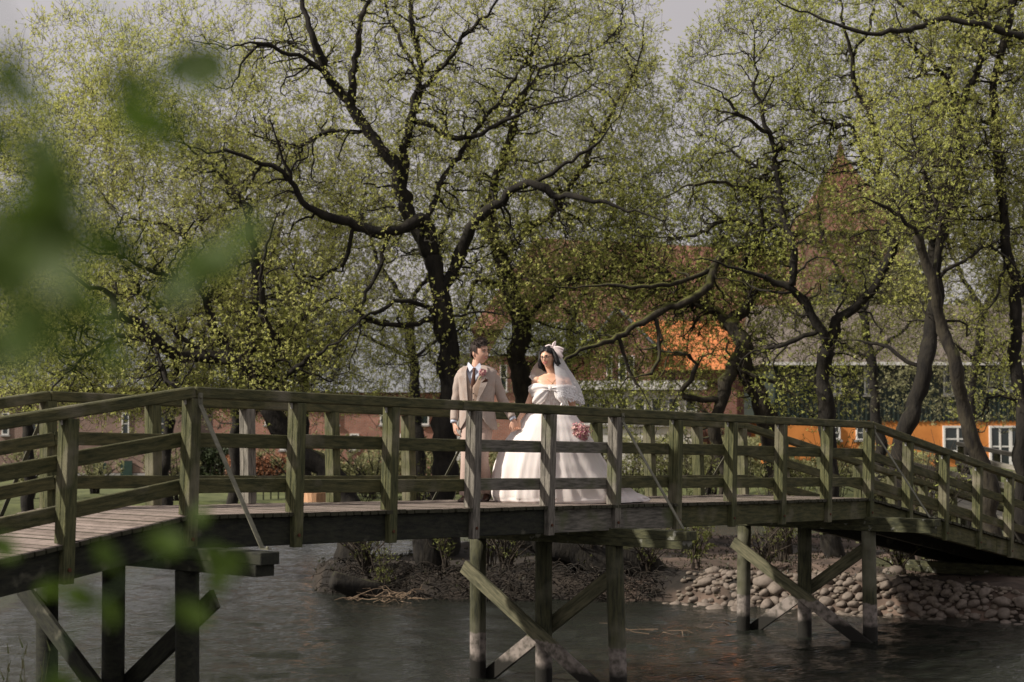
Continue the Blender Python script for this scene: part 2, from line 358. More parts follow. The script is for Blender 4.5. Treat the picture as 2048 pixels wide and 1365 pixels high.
# posts: inner half stands on the deck, outer half laps down over the beam
def post_mesh(m):
    mb = MB()
    # local: x along bridge, y outward, z up; 0 at deck level
    prof = [(-.055,-.065),(.055,-.065),(.055,.065),(-.055,.065)]
    mb.box((-.056, -.085, -.0), (.056, -.018, HR-.098)); mb.box((-.053, -.0178, -.31), (.053, .05, HR-.0985))
    bm = bmesh.new(); vs = [bm.verts.new(v) for v in mb.v]
    for f in mb.f: bm.faces.new([vs[i] for i in f])
    bmesh.ops.bevel(bm, geom=list(bm.edges), offset=.005, segments=1, affect='EDGES')
    me = bpy.data.meshes.new('post'); bm.to_mesh(me); bm.free(); me.materials.append(m); return me
def vert_mat(name, base):   # wood whose grain runs up
    return base
PM = {}
def wood_v(key):
    if key not in PM:
        c = {'moss': ((.03,.036,.013),(.11,.11,.045),((.2,.18,.13),2.1,.5,.72)), 'grey': ((.07,.065,.052),(.24,.22,.185),((.09,.1,.04),2.6,.55,.75))}[key]
        mm = mat(key+' post wood', c[0], .85, c[1], 5, (9,9,1), .5, 22, rnd=1, dirt=c[2]); PM[key] = (mm, post_mesh(mm))
    return PM[key]
bolt_me = None
mbb = MB(); mbb.tube([(0,0,0),(0,.012,0)], .016, 8); bolt_me = bpy.data.meshes.new('bolt'); bolt_me.from_pydata(mbb.v, [], mbb.f); bolt_me.materials.append(M['rust'])
mbb = MB(); mbb.box((-.003,-.045,-.05),(0,-.016,0)); mbb.box((-.01,-.045,-.003),(-.003,-.016,0)); mbb.box((-.006,-.035,-.035),(-.003,-.026,-.026)); brk_me = bpy.data.meshes.new('bracket'); brk_me.from_pydata(mbb.v, [], mbb.f); brk_me.materials.append(mat('bright zinc', (.3,.3,.28), .5, metal=.3))
for side in (0, 1):
    outw = -NV if side == 0 else NV
    for i in range(I0, I1+1):
        key = 'grey' if (side == 0 and i in (3, 4, 5)) or (side == 1 and i == 2) else 'moss'
        m_, me = wood_v(key)
        p = bp(i*S, 0 if side == 0 else WID)
        zl = (Vector((0,0,1)) + outw*LEAN).normalized(); xl = outw.cross(zl).normalized(); yl = zl.cross(xl)
        jx = random.uniform(-.008, .008)
        Mx = Matrix((xl, yl, zl)).transposed().to_4x4() @ Matrix.Rotation(random.uniform(-.02,.02), 4, 'Z'); Mx.translation = p + DV*jx
        po = link_mesh('post', me, m_, bridge, Matrix.Translation(-WL[bridge.name]) @ Mx)
        bo = link_mesh('bolt', bolt_me, M['rust'], po, Matrix.Translation((0, .05, -.2)))
        if side == 0:   # zinc angle under the handrail on the face turned to the left
            sgn = 1 if xl.dot(DV) > 0 else -1
            br = link_mesh('bracket', brk_me, None, po, Matrix.Translation((-.057*sgn, 0, HR-.1)) @ Matrix.Scale(sgn, 4, (1,0,0)))
# rails and handrails
for side in (0, 1):
    for (a, b) in segs:
        n_sp = max(1, round((b-a)/(2*S))) if True else 1
        nsp = round((b-a)/S)
        for h, ht in ((.64, .125), (.235, .125)):
            step = 1 if side == 0 else 2
            k = 0
            while k < nsp:
                e = min(nsp, k+step); i0 = a/S+k; i1 = a/S+e
                jz = random.uniform(-.008, .008)
                A = rp_(i0+.002, side, h+jz, .11); B = rp_(i1-.002, side, h+jz+random.uniform(-.006,.006), .11)
                m_ = M['grey_wood'] if (side == 0 and 3 <= i0 < 5) or (side == 1 and 3 <= i0 < 4) else M['moss_wood']
                bar('rail', A, B, .045, ht, m_, bridge)
                k = e
        joints = {(I0*S, 0): [I0*S, -4*S, 0], (0, 12): [0, 2.8*S, 5*S, 7.6*S, 12], (12, I1*S): [12, 15*S, I1*S]}[(a, b)] if side == 0 else [a, (a+b)/2, b]
        for c, d in zip(joints, joints[1:]):
            A = rp_(c/S+.002, side, HR-.048, .018); B = rp_(d/S-.002, side, HR-.048, .018)
            m_ = M['moss_wood']
            bar('handrail', A, B, .125, .098, m_, bridge, bev=.01)
# short joint blocks under the handrail at the corners
for side in (0, 1):
    for i in (0, 5, 10):
        A = rp_(i-.12, side, HR-.118, .018); B = rp_(i+.2, side, HR-.118, .018)
# piles, caps, braces at each bent
pile_m = mat('pile wood', (.02, .022, .012), .85, (.075, .075, .035), 4, (9, 9, 1), .5, 22, rnd=1, dirt=((.14, .135, .095), 2.5, .45, .7))
def banded(m):        # the tide mark: pale silt band with wet dark wood under it
    n = m.node_tree.nodes; l = m.node_tree.links.new; b = n['Principled BSDF']; base = b.inputs['Base Color'].links[0].from_socket
    g = n.new('ShaderNodeNewGeometry'); s = n.new('ShaderNodeSeparateXYZ'); l(g.outputs['Position'], s.inputs[0])
    t = n.new('ShaderNodeTexNoise'); t.inputs['Scale'].default_value = 9; l(g.outputs['Position'], t.inputs['Vector'])
    a = n.new('ShaderNodeMath'); a.operation = 'MULTIPLY_ADD'; l(t.outputs['Fac'], a.inputs[0]); a.inputs[1].default_value = .09; l(s.outputs['Z'], a.inputs[2])
    def mr(x0, x1):
        r = n.new('ShaderNodeMapRange'); r.inputs[1].default_value = x0; r.inputs[2].default_value = x1; l(a.outputs[0], r.inputs[0]); return r.outputs[0]
    t2 = n.new('ShaderNodeTexNoise'); t2.inputs['Scale'].default_value = 14; t2.inputs['Detail'].default_value = 5; l(g.outputs['Position'], t2.inputs['Vector'])
    rr = n.new('ShaderNodeValToRGB'); rr.color_ramp.elements[0].color = (.09,.08,.065,1); rr.color_ramp.elements[1].color = (.26,.225,.2,1); rr.color_ramp.elements[0].position=.35; rr.color_ramp.elements[1].position=.6
    l(t2.outputs['Fac'], rr.inputs[0])
    m1 = n.new('ShaderNodeMixRGB'); l(mr(.56, .58), m1.inputs[0]); l(rr.outputs[0], m1.inputs[1]); l(base, m1.inputs[2])
    m2 = n.new('ShaderNodeMixRGB'); l(mr(.24, .32), m2.inputs[0]); m2.inputs[1].default_value = (.012, .011, .008, 1); l(m1.outputs[0], m2.inputs[2])
    l(m2.outputs[0], b.inputs['Base Color'])
banded(pile_m)
brace_m = mat('brace wood', (.05, .052, .028), .85, (.16, .15, .09), 4, (1, 8, 8), .5, 22, rnd=1); banded(brace_m)
for bi in (-5, 0, 5, 10, 15):
    t = bi*S; z = deck_z(t)-.262; low = bi in (-5, 15)
    if bi in (-5, 15): z = deck_z(t) - .34
    c0 = bp(t, -1.03); c1 = bp(t, WID+1.03)
    for nm, off, hh, e in (('cap_beam', -.05, .1, 0), ('cap_beam', -.148, .094, .06)):
        A = c0.copy(); B = c1.copy(); A.z = B.z = z+off
        d_ = (B-A).normalized()
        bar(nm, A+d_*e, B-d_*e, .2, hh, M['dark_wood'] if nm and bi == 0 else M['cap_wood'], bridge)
    for u, r in ((.02, .1), (WID/2, .1), (WID-.02, .1)):
        p = bp(t, u); mb = MB()
        tx = random.uniform(-.05, .05) if bi != 5 else (.06 if u < .1 else 0)
        zb = -.68
        pts = [Vector((p.x + tx*(z-.2-q)/2.2, p.y, q)) for q in np.linspace(z-.2, zb, 9)]
        mb.tube(pts, [r*(1+.03*mnoise.noise(Vector((q.z*2, t, u*3)))) for q in pts], 14)
        part('pile', mb, pile_m if bi > 0 else M['dark_wood'], bridge, smooth=True)  # left bent: shade painted in with darker wood
    if bi in (-5, 15): continue
    top = {0: 1.5, 5: 1.32, 10: 1.3}[bi]; bot = -.12
    dx = DV*.125
    A = bp(t, WID+(.2 if bi == 0 else .1)); A.z = top; B = bp(t, -.12); B.z = bot
    br1 = bar('cross_brace', A-dx, B-dx, .05, .17, brace_m if bi else M['dark_wood'], bridge)  # left bent braces darkened the same way to paint its shade
    A = bp(t, -.2 if bi == 0 else .06); A.z = top+.04; B = bp(t, WID+.1); B.z = bot
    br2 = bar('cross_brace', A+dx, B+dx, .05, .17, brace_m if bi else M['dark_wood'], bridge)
    for u, z_ in ((WID-.02, top-.12), (WID/2, (top+bot)/2)):
        mb = MB(); q = bp(t, u); q.z = z_; mb.tube([q-DV*.15, q-DV*.17], .028, 8); mb.box((-.006,-.05,-.02),(.006,.05,.02), Matrix.Translation(q-DV*.175) @ Matrix.Rotation(BETA,4,'Z'))
        part('bolt', mb, M['rust'], br1)
    # steel struts from the post heads down to the cap ends
    for side in (0, 1):
        a = rp_(bi+.03, side, .93, -.055); 
        e = bp(t, -.9) if side == 0 else bp(t, WID+.9); e.z = z+.02; e += DV*.03
        mid = a.lerp(e, .97); st = MB()
        xa = DV
        def quad(p, q, wv, th):
            wv = wv*.5; th = th*.5
            st.add([p-wv-th, p+wv-th, p+wv+th, p-wv+th, q-wv-th, q+wv-th, q+wv+th, q-wv+th], ((0,3,2,1),(4,5,6,7),(0,1,5,4),(1,2,6,5),(2,3,7,6),(3,0,4,7)))
        outv = -NV if side == 0 else NV
        quad(a+Vector((0,0,.1)), a, xa*.045, outv*.008)
        th = (e-a).normalized().cross(xa).normalized()*.008
        quad(a, e, xa*.045, th)
        quad(e, e+outv*.09, xa*.045, Vector((0,0,.008)))
        so = part('steel_strut', st, M['steel'], bridge)
        mb = MB(); mb.ball(a+Vector((0,0,.06))+outv*.008, .014, 8, 5); mb.ball(e+outv*.06+Vector((0,0,.01)), .014, 8, 5); part('bolt', mb, M['steel'], so)

# ------------------------------------------------------------ trees
def batch_tubes(P, Rd, n):
    """P (N,K,3), Rd (N,K) -> V, F quads"""
    N, K, _ = P.shape
    T = np.empty_like(P); T[:, 1:-1] = P[:, 2:]-P[:, :-2]; T[:, 0] = P[:, 1]-P[:, 0]; T[:, -1] = P[:, -1]-P[:, -2]
    T /= np.linalg.norm(T, axis=2, keepdims=True)+1e-9
    ref = np.where(np.abs(T[:, :1, 2:3]) < .85, np.array([[[0,0,1.]]]), np.array([[[1.,0,0]]])); ref = np.repeat(ref, K, 1)
    U = np.cross(T, ref); U /= np.linalg.norm(U, axis=2, keepdims=True)+1e-9; W_ = np.cross(T, U)
    a = np.arange(n)*2*math.pi/n
    V = P[:, :, None] + (U[:, :, None]*np.cos(a)[None, None, :, None] + W_[:, :, None]*np.sin(a)[None, None, :, None])*Rd[:, :, None, None]
    base = (np.arange(N)*K*n)[:, None, None] + (np.arange(K-1)*n)[None, :, None]
    k = np.arange(n)[None, None]; k2 = (k+1) % n
    F = np.stack([base+k, base+k2, base+n+k2, base+n+k], -1).reshape(-1, 4)
    return V.reshape(-1, 3), F
def leaves(P, D, size, per, spread=.9):
    """per leaves around each point P with shoot direction D -> quads"""
    N = len(P); P = np.repeat(P, per, 0); D = np.repeat(D, per, 0); m = len(P)
    L_ = size*rng.uniform(.65, 1.25, (m, 1))
    d = D*.9 + rng.normal(0, spread*.6, (m, 3)); d /= np.linalg.norm(d, axis=1, keepdims=True)
    s = np.cross(d, rng.normal(0, 1, (m, 3))); s /= np.linalg.norm(s, axis=1, keepdims=True)+1e-9
    b = P + rng.normal(0, size*.12, (m, 3)); w_ = L_*.15
    V = np.stack([b, b+d*L_*.45+s*w_, b+d*L_, b+d*L_*.45-s*w_], 1).reshape(-1, 3)
    return V, np.arange(m*4).reshape(-1, 4)
def smooth_path(pts, rad, seg=.25):
    """Catmull-Rom with small knots"""
    out = []; rr = []
    n = len(pts)
    for i in range(n-1):
        p0 = pts[max(i-1, 0)]; p1 = pts[i]; p2 = pts[i+1]; p3 = pts[min(i+2, n-1)]
        k = max(2, int((p2-p1).length/seg))
        for j in range(k):
            t = j/k
            q = .5*((2*p1)+(p2-p0)*t+(2*p0-5*p1+4*p2-p3)*t*t+(3*p1-p0-3*p2+p3)*t**3)
            out.append(q); rr.append(rad[i]+(rad[i+1]-rad[i])*t)
    out.append(pts[-1]); rr.append(rad[-1]); return out, rr
def grow(name, label, cat, base_px, D, limbs, blobs, n1, n2, shoots, lsize, per, leafm, barkm, group=None, dspread=2.2, seed=1, base_z=None, twig_r=1.0, maxd=1.6, trunk_label=None):
    random.seed(seed)
    global rng; rng = np.random.default_rng(seed)
    b = at(base_px[0], base_px[1], D); bz = terrain(b.x, b.y)
    root = empty(name, (b.x, b.y, bz), label, cat, group)
    nodes = []; dirs = []; rads = []
    bark = MB(); px = []      # px-space record for snapping
    first = True; idx = 0
    for lm in limbs:
        pts, w0, w1 = lm[0], lm[1], lm[2]; dof = lm[3] if len(lm) > 3 else random.uniform(-1.3, 1.3)
        if first: d0 = D
        else:
            x0, y0 = pts[0]; j = min(range(len(px)), key=lambda q: (px[q][0]-x0)**2+(px[q][1]-y0)**2); d0 = px[j][2]
        W3 = []; rr = []
        for k, (x, y) in enumerate(pts):
            f = k/(len(pts)-1); dd = d0 + (0 if first else dof*f) + (random.uniform(-.12, .12) if k else 0)
            p = at(x, y, dd)
            if k and not first: p += Vector((random.uniform(-.03,.03), 0, random.uniform(-.03,.03)))
            W3.append(p); rr.append((w0+(w1-w0)*f)/2*D/FPX)
        if first: W3.insert(0, Vector((W3[0].x, W3[0].y, bz-.3))); rr.insert(0, rr[0]*1.35)
        q, r_ = smooth_path(W3, rr, .15)
        # knotty wobble
        for k in range(1, len(q)-1):
            q[k] = q[k] + Vector((mnoise.noise(q[k]*1.7+Vector((seed,0,0))), mnoise.noise(q[k]*1.7+Vector((0,seed+9,0))), mnoise.noise(q[k]*1.7+Vector((0,0,seed+5)))))*(.06+.3*r_[k]) + Vector((mnoise.noise(q[k]*5.3+Vector((seed,3,0))), mnoise.noise(q[k]*5.3+Vector((0,seed+9,4))), mnoise.noise(q[k]*5.3+Vector((7,0,seed+5)))))*(.075 if not first else .03)
            r_[k] *= .88*(1+.22*mnoise.noise(q[k]*3.1)+.16*mnoise.noise(q[k]*9))
        
        if not first:
            for k in range(1, min(16, len(r_)//2)): r_[-k] *= .3+.7*k/16
        bark.tube(q, r_, 9 if w0 > 20 else 7)
        for k in range(len(q)):
            pr = q[k]; v = (pr-Vector((0,0,CZ)))
            yy = v.y*math.cos(PITCH)+v.z*math.sin(PITCH); zz = -v.y*math.sin(PITCH)+v.z*math.cos(PITCH)
            px.append((1024+FPX*v.x/yy, 682.5-FPX*zz/yy, pr.y))
            if first and k < len(q)*.45: continue
            nodes.append(np.array(pr)); dirs.append(np.array(((q[min(k+1, len(q)-1)]-q[max(k-1, 0)]).normalized()))); rads.append(r_[k])
        first = False
    # attractors in the crown
    def sample(n):
        out = []; tot = sum(e[2]*e[3]*(e[4] if len(e) > 4 else 1) for e in blobs)
        for e in blobs:
            m = int(n*e[2]*e[3]*(e[4] if len(e) > 4 else 1)/tot)
            for _ in range(m):
                a = random.uniform(0, 6.283); r = math.sqrt(random.random()); dz = random.uniform(-1, 1)*dspread*math.sqrt(max(.05, 1-r*r*.8))
                out.append(np.array(at(e[0]+e[2]*r*math.cos(a), e[1]+e[3]*r*math.sin(a), D+1.3+dz)))
        return out
    def connect(targets, K, r0f, r1, jit, limit):
        """attach the targets to the skeleton, closest first"""
        nonlocal nodes, dirs, rads
        P = []; RR = []
        todo = list(targets)
        for rnd_ in range(14):
            if not todo: break
            kd = KDTree(len(nodes))
            for i, q in enumerate(nodes): kd.insert(q, i)
            kd.balance()
            ds = []
            for t in todo:
                _, i, d = kd.find(t); ds.append((d, i))
            lim = limit if rnd_ < 13 else 99
            nxt = []; newn = []
            order = sorted(range(len(todo)), key=lambda q: ds[q][0])
            cut = max(40, len(todo)//3)
            for c, q in enumerate(order):
                d, i = ds[q]
                if (d > lim or c > cut) and rnd_ < 13: nxt.append(todo[q]); continue
                if d > limit*2.2: continue
                best = None
                for (_, j, dj) in kd.find_n(todo[q], 7):
                    dv = todo[q]-nodes[j]; sc = dj - .35*float(np.dot(dv, dirs[j])) + (.3*dj if dv[2] < 0 else 0)
                    if best is None or sc < best[0]: best = (sc, j, dj)
                _, j, dj = best
                if dj < .08: continue
                p0 = nodes[j]; p3 = todo[q]
                p1 = p0 + dirs[j]*.38*dj + rng.normal(0, jit*dj, 3); p2 = p3 - np.array([0,0,.22*dj]) + rng.normal(0, jit*dj*1.6, 3)
                tt = np.linspace(0, 1, K)[:, None]
                c_ = (1-tt)**3*p0 + 3*(1-tt)**2*tt*p1 + 3*(1-tt)*tt**2*p2 + tt**3*p3
                br_ = np.cumsum(rng.normal(0, 1, (K, 3)), 0); br_ -= br_[0]+(br_[-1]-br_[0])*tt; c_ += br_*jit*dj*(.34 if K > 6 else .22)
                ra = min(rads[j]*.72, r0f(dj)); rb = min(r1, ra*.8)
                P.append(c_); rads_ = np.linspace(ra, rb, K); RR.append(rads_)
                for k in range(1, K):
                    dd = c_[k]-c_[k-1]; newn.append((c_[k], dd/(np.linalg.norm(dd)+1e-9), rads_[k]))
            for a_, b_, c_ in newn: nodes.append(a_); dirs.append(b_); rads.append(c_)
            todo = nxt
        return np.array(P), np.array(RR)
    P1, R1 = connect(sample(n1), 10, lambda d: (.014+.017*d)*twig_r, .009*twig_r, .16, maxd)
    nlv = len(nodes)
    P2, R2 = connect(sample(n2), 5, lambda d: (.0075+.005*d)*twig_r, .0045*twig_r, .17, .9)
    V1, F1 = batch_tubes(P1, R1, 5); bark.add(V1.tolist(), F1.tolist())
    part('trunk', bark, barkm, root, smooth=True, label=trunk_label)
    V2, F2 = batch_tubes(P2, R2, 3)
    # shoots on level 2 and on level 1 ends
    pts = P2[:, 1:].reshape(-1, 3); dr = (P2[:, 1:]-P2[:, :-1]).reshape(-1, 3); dr /= np.linalg.norm(dr, axis=1, keepdims=True)+1e-9
    e1 = P1[:, 3:].reshape(-1, 3); d1 = (P1[:, 3:]-P1[:, 2:-1]).reshape(-1, 3); d1 /= np.linalg.norm(d1, axis=1, keepdims=True)+1e-9
    pts = np.concatenate([pts, e1]); dr = np.concatenate([dr, d1])
    sel = rng.integers(0, len(pts), shoots)
    A = pts[sel] + rng.normal(0, .02, (shoots, 3)); dd = dr[sel]*.7 + rng.normal(0, .55, (shoots, 3)) + np.array([0, 0, .35]); dd /= np.linalg.norm(dd, axis=1, keepdims=True)
    Ls = rng.uniform(.14, .42, (shoots, 1)); B = A + dd*Ls*.5 + rng.normal(0, .02, (shoots, 3)); C = A + dd*Ls + rng.normal(0, .03, (shoots, 3)) + np.array([0,0,.02])
    P3 = np.stack([A, B, C], 1); R3 = np.tile(np.array([.0036, .003, .0022])*twig_r, (shoots, 1))
    V3, F3 = batch_tubes(P3, R3, 3)
    pass
    V = np.concatenate([V2, V3]); F = np.concatenate([F2, F3+len(V2)])
    np_mesh('twigs', V, F, M['twig'], root)
    a, fa = leaves(C, dd, lsize, per); c, fc = leaves(B, dd, lsize*.9, max(1, per//2))
    np_mesh('crown', np.concatenate([a, c]), np.concatenate([fa, fc+len(a)]), leafm, root)
    return root

TREES = []
grow('willow_tree', 'biggest willow, its black trunk behind the man, limbs fanning up out of the picture', 'tree', (885, 1040), 32.5, [
  ([(885,1040),(888,950),(890,850),(900,760),(897,680),(882,600),(866,510)], 64, 40),
  ([(866,510),(835,450),(815,400),(790,340),(740,270),(700,215),(655,150),(625,80),(600,0),(585,-120)], 38, 13, -.8),
  ([(700,212),(706,140),(720,60),(735,0),(745,-140)], 19, 10, .5),
  ([(812,395),(810,300),(826,230),(836,150),(830,60),(820,0),(815,-160)], 20, 10, .9),
  ([(826,230),(852,180),(890,130),(940,60),(990,0),(1030,-100)], 13, 7, -1.2),
  ([(835,150),(800,90),(770,20),(760,-60)], 9, 5, 1.2),
  ([(866,510),(850,440),(780,468),(710,455),(650,430),(600,405),(575,360),(560,300),(535,240)], 32, 9, -1.4),
  ([(575,360),(530,325),(470,310),(400,300),(330,280)], 12, 5, -.8),
  ([(655,150),(590,110),(520,90),(450,95),(380,80)], 12, 5, -1.5),
  ([(740,270),(660,265),(590,290),(520,270),(450,250)], 10, 5, 1.4),
  ([(740,268),(680,180),(600,95),(560,90),(480,95)], 10, 5, 1.6),
  ([(882,600),(925,500),(960,430),(1000,395),(1060,368),(1110,385),(1180,402),(1260,420),(1330,440)], 30, 8, -1.6),
  ([(1060,368),(1130,330),(1190,300),(1230,250),(1260,180)], 10, 5, -.6),
  ([(826,235),(900,270),(960,265),(1010,240),(1080,215),(1150,190),(1200,150)], 14, 5, -1.3),
  ([(1010,240),(1080,140),(1160,110),(1230,60),(1250,0)], 8, 5, 1.4),
  ([(890,640),(830,600),(760,620),(700,660),(660,720)], 14, 5, -1.8),
  ([(866,640),(800,650),(740,640),(690,600),(650,610),(600,650),(575,700)], 13, 5, -1.2),
  ([(710,455),(690,520),(640,560),(600,620),(590,680)], 10, 5, .6),
  ([(780,468),(760,540),(725,600),(715,680),(700,740)], 11, 5, -.9),
  ([(890,850),(940,790),(960,760)], 10, 5, 1.2),
  ([(850,440),(900,340),(940,280),(1000,200),(1060,100),(1110,0)], 13, 7, 1.5),
  ], [(560,250,420,300),(900,200,430,330),(760,560,330,170,.9),(1080,480,230,170,.8),(850,-120,520,150,.5),(1240,60,90,160,.8),(330,170,210,160,.7),(740,700,240,130,1.0)],
  1000, 5800, 26000, .062, 6, M['leaf'], M['bark'], seed=3, dspread=2.6)
grow('willow_tree', 'mossy willow trunk between the man and the woman, forking right of the biggest willow', 'tree', (1050, 1010), 34.5, [
  ([(1050,1010),(1048,900),(1045,800),(1035,700),(1036,640),(1020,580),(1003,520)], 52, 36),
  ([(1003,520),(985,460),(990,380),(1010,300),(1040,220),(1060,140),(1070,40)], 26, 9, .6),
  ([(1003,520),(1045,470),(1100,430),(1160,340),(1220,240),(1270,130),(1290,40)], 18, 7, -.8),
  ([(1036,640),(1090,600),(1150,560),(1230,575),(1300,570),(1390,560)], 14, 6, -1.4),
  ([(1020,585),(960,560),(930,620),(905,680)], 12, 5, .5),
  ], [(1130,300,210,300),(1150,610,190,110,.7),(1000,640,110,110,.5),(1180,740,130,90,.5)], 440, 2300, 10500, .062, 6, M['leaf2'], M['bark_light'], seed=11)
grow('willow_tree', 'low spreading willow leaning left behind the left half of the bridge', 'tree', (700, 1010), 31, [
  ([(700,1010),(655,945),(610,915),(570,860),(535,820),(515,770),(492,735),(445,715)], 56, 34),
  ([(445,715),(350,713),(305,672),(270,640),(232,625),(222,596),(174,570),(132,538),(60,520)], 30, 9, -1.0),
  ([(350,713),(290,680),(240,678),(180,700),(130,755),(90,800)], 16, 7, -.8),
  ([(450,716),(459,707),(422,633),(400,570),(385,500),(359,464),(306,443),(240,430)], 24, 7, .8),
  ([(500,735),(500,650),(506,600),(506,475),(490,417),(448,359),(400,311),(330,250)], 24, 7, 1.2),
  ([(515,770),(555,700),(530,620),(522,560),(540,480),(560,420)], 22, 8, -.9),
  ([(535,820),(560,760),(620,720),(680,680),(720,640)], 16, 6, -1.2),
  ([(270,640),(200,640),(130,660),(50,650),(-30,640)], 10, 5, .9),
  ([(400,570),(340,560),(270,520),(180,500),(90,440)], 12, 5, -1.4),
  ([(305,672),(330,760),(380,790),(420,830)], 10, 5, -1.0),
  ([(450,716),(380,690),(300,600),(200,470),(130,380),(90,300)], 14, 5, 1.7),
  ], [(230,430,300,260),(330,680,360,150,1.4),(100,640,170,160,.9),(560,640,170,160,.9),(150,200,180,190,.75),(540,750,190,90,1.3),(200,780,240,70,1.0)],
  860, 5200, 23000, .062, 6, M['leaf'], M['bark'], seed=5, dspread=2.4)
grow('willow_tree', 'crooked willow with a long limb drooping left above the woman', 'tree', (1560, 960), 33, [
  ([(1560,960),(1545,880),(1531,825),(1500,760),(1490,726),(1484,680),(1460,645)], 50, 36),
  ([(1460,645),(1430,625),(1393,607),(1367,580),(1330,540),(1290,500)], 26, 8, .8),
  ([(1460,645),(1495,605),(1500,585),(1488,533),(1504,496),(1530,459),(1520,400)], 26, 15, -.3),
  ([(1504,496),(1470,500),(1425,535),(1405,583),(1309,633),(1235,675),(1150,712),(1085,752)], 24, 12, -2.0),
  ([(1425,535),(1380,555),(1300,575),(1230,570),(1150,577),(1060,560)], 13, 5, -1.0),
  ([(1520,400),(1480,370),(1420,360),(1350,380),(1290,420)], 11, 5, -1.0),
  ([(1484,720),(1465,734),(1440,800),(1428,858),(1440,932),(1445,1010)], 30, 28, -.4),
  ([(1440,800),(1390,795),(1365,792),(1378,759),(1390,734),(1378,717),(1341,713),(1330,740),(1310,760)], 16, 6, -.8),
  ([(1465,734),(1530,757),(1580,780),(1620,815),(1650,830)], 10, 6, -.6),
  ([(1309,633),(1320,700),(1300,740),(1250,760),(1240,800)], 10, 5, -.6),
  ([(1530,459),(1450,440),(1400,470),(1350,480),(1260,470)], 12, 5, -.4),
  ([(1235,675),(1260,740),(1290,790),(1300,830)], 9, 5, .2),
  ], [(1400,480,190,170),(1240,640,190,110,.55),(1420,700,120,110,.35),(1500,560,90,150,.6),(1300,790,160,70,.7)],
  560, 2700, 10500, .062, 6, M['leaf2'], M['bark_light'], seed=8)
grow('willow_tree', 'Y-shaped willow whose black trunk forks above the right half of the railing', 'tree', (1665, 1020), 32, [
  ([(1665,1020),(1660,930),(1648,830),(1650,760),(1655,700)], 42, 34),
  ([(1655,700),(1640,660),(1600,600),(1583,570),(1540,553),(1490,540),(1440,525),(1390,520)], 26, 7, -.9),
  ([(1583,570),(1588,490),(1567,443),(1551,338),(1536,264),(1517,195),(1514,130),(1500,40)], 18, 7, .7),
  ([(1536,264),(1490,235),(1450,200),(1414,169),(1380,160)], 10, 5, -.9),
  ([(1657,696),(1678,643),(1725,607),(1762,549),(1789,485),(1773,411),(1762,369),(1747,264),(1715,174),(1704,116),(1689,69),(1680,-60)], 27, 8, -.4),
  ([(1762,369),(1725,311),(1704,253),(1650,240),(1600,220),(1551,211)], 13, 5, .9),
  ([(1704,116),(1740,40),(1760,-40)], 8, 5, .5),
  ([(1789,485),(1840,430),(1890,380),(1950,330)], 9, 5, -1.2),
  ([(1640,660),(1560,690),(1500,705),(1480,730)], 12, 8, .5),
  ([(1551,338),(1500,330),(1450,290),(1400,270)], 9, 5, 1.1),
  ], [(1530,200,190,210),(1700,300,180,230,.45),(1600,480,160,180,.7),(1760,620,120,100,.5),(1600,740,130,110,.6),(1600,-80,250,100,.4)],
  540, 2900, 11500, .062, 6, M['leaf2'], M['bark'], seed=14)
grow('willow_tree', 'tall straight dark-trunked tree at right rising in front of the orange house', 'tree', (1800, 990), 30.5, [
  ([(1800,990),(1804,900),(1812,855),(1833,808),(1850,742),(1862,659),(1868,580),(1873,490)], 40, 33),
  ([(1873,490),(1900,438),(1921,316),(1921,221),(1952,137),(1968,32),(1975,-80)], 26, 10, .5),
  ([(1921,221),(1900,158),(1847,105),(1815,68),(1780,0)], 12, 6, -.9),
  ([(1873,500),(1840,440),(1800,380),(1770,330)], 11, 5, -1.0),
  ([(1850,742),(1800,710),(1760,690),(1700,678),(1640,680)], 10, 6, .6),
  ([(1868,560),(1930,520),(1990,480),(2060,470)], 10, 5, -.8),
  ([(1921,316),(1980,300),(2050,310)], 8, 5, -.9),
  ], [(1900,240,190,270),(1900,540,150,120,.4),(1900,-60,250,100,.5)], 240, 2000, 9500, .062, 6, M['leaf'], M['bark'], seed=21)
grow('leaning_tree', 'mossy trunk leaning left across the orange house at far right', 'tree', (1975, 1000), 29, [
  ([(1975,1000),(1958,924),(1937,833),(1912,750),(1887,659),(1862,560),(1835,470)], 42, 20),
  ([(1862,560),(1880,450),(1850,350),(1820,260),(1810,180)], 12, 6, 1.0),
  ([(1835,470),(1780,420),(1720,400),(1660,420)], 10, 5, -.6),
  ], [(1860,330,110,150),(1790,430,70,60,.4)], 80, 600, 1700, .062, 5, M['leaf2'], M['bark_light'], seed=25)
grow('willow_tree', 'rightmost tree, half cut by the picture edge, limb arching left along the top', 'tree', (2040, 1000), 31, [
  ([(2040,1000),(2042,900),(2040,800),(2034,700),(2030,600),(2015,500),(2003,380),(1992,250),(2000,120),(2030,0)], 34, 16),
  ([(2030,600),(2080,520),(2140,350),(2150,200),(2110,110),(2048,80),(1950,50),(1860,44),(1790,70),(1700,60),(1600,22),(1540,0)], 24, 7, -1.2),
  ([(1860,44),(1800,0),(1760,-60)], 9, 5, .8),
  ([(2015,500),(2000,540),(1985,600),(1950,640)], 10, 5, -.7),
  ([(2040,800),(1990,790),(1960,830),(1900,850)], 7, 4, -.5),
  ], [(2010,250,140,330),(1800,20,280,90,.7),(2060,650,120,130,.6),(1990,780,90,80,.4),(2150,350,120,250,.5)], 200, 1700, 8500, .062, 6, M['leaf2'], M['bark'], seed=31)
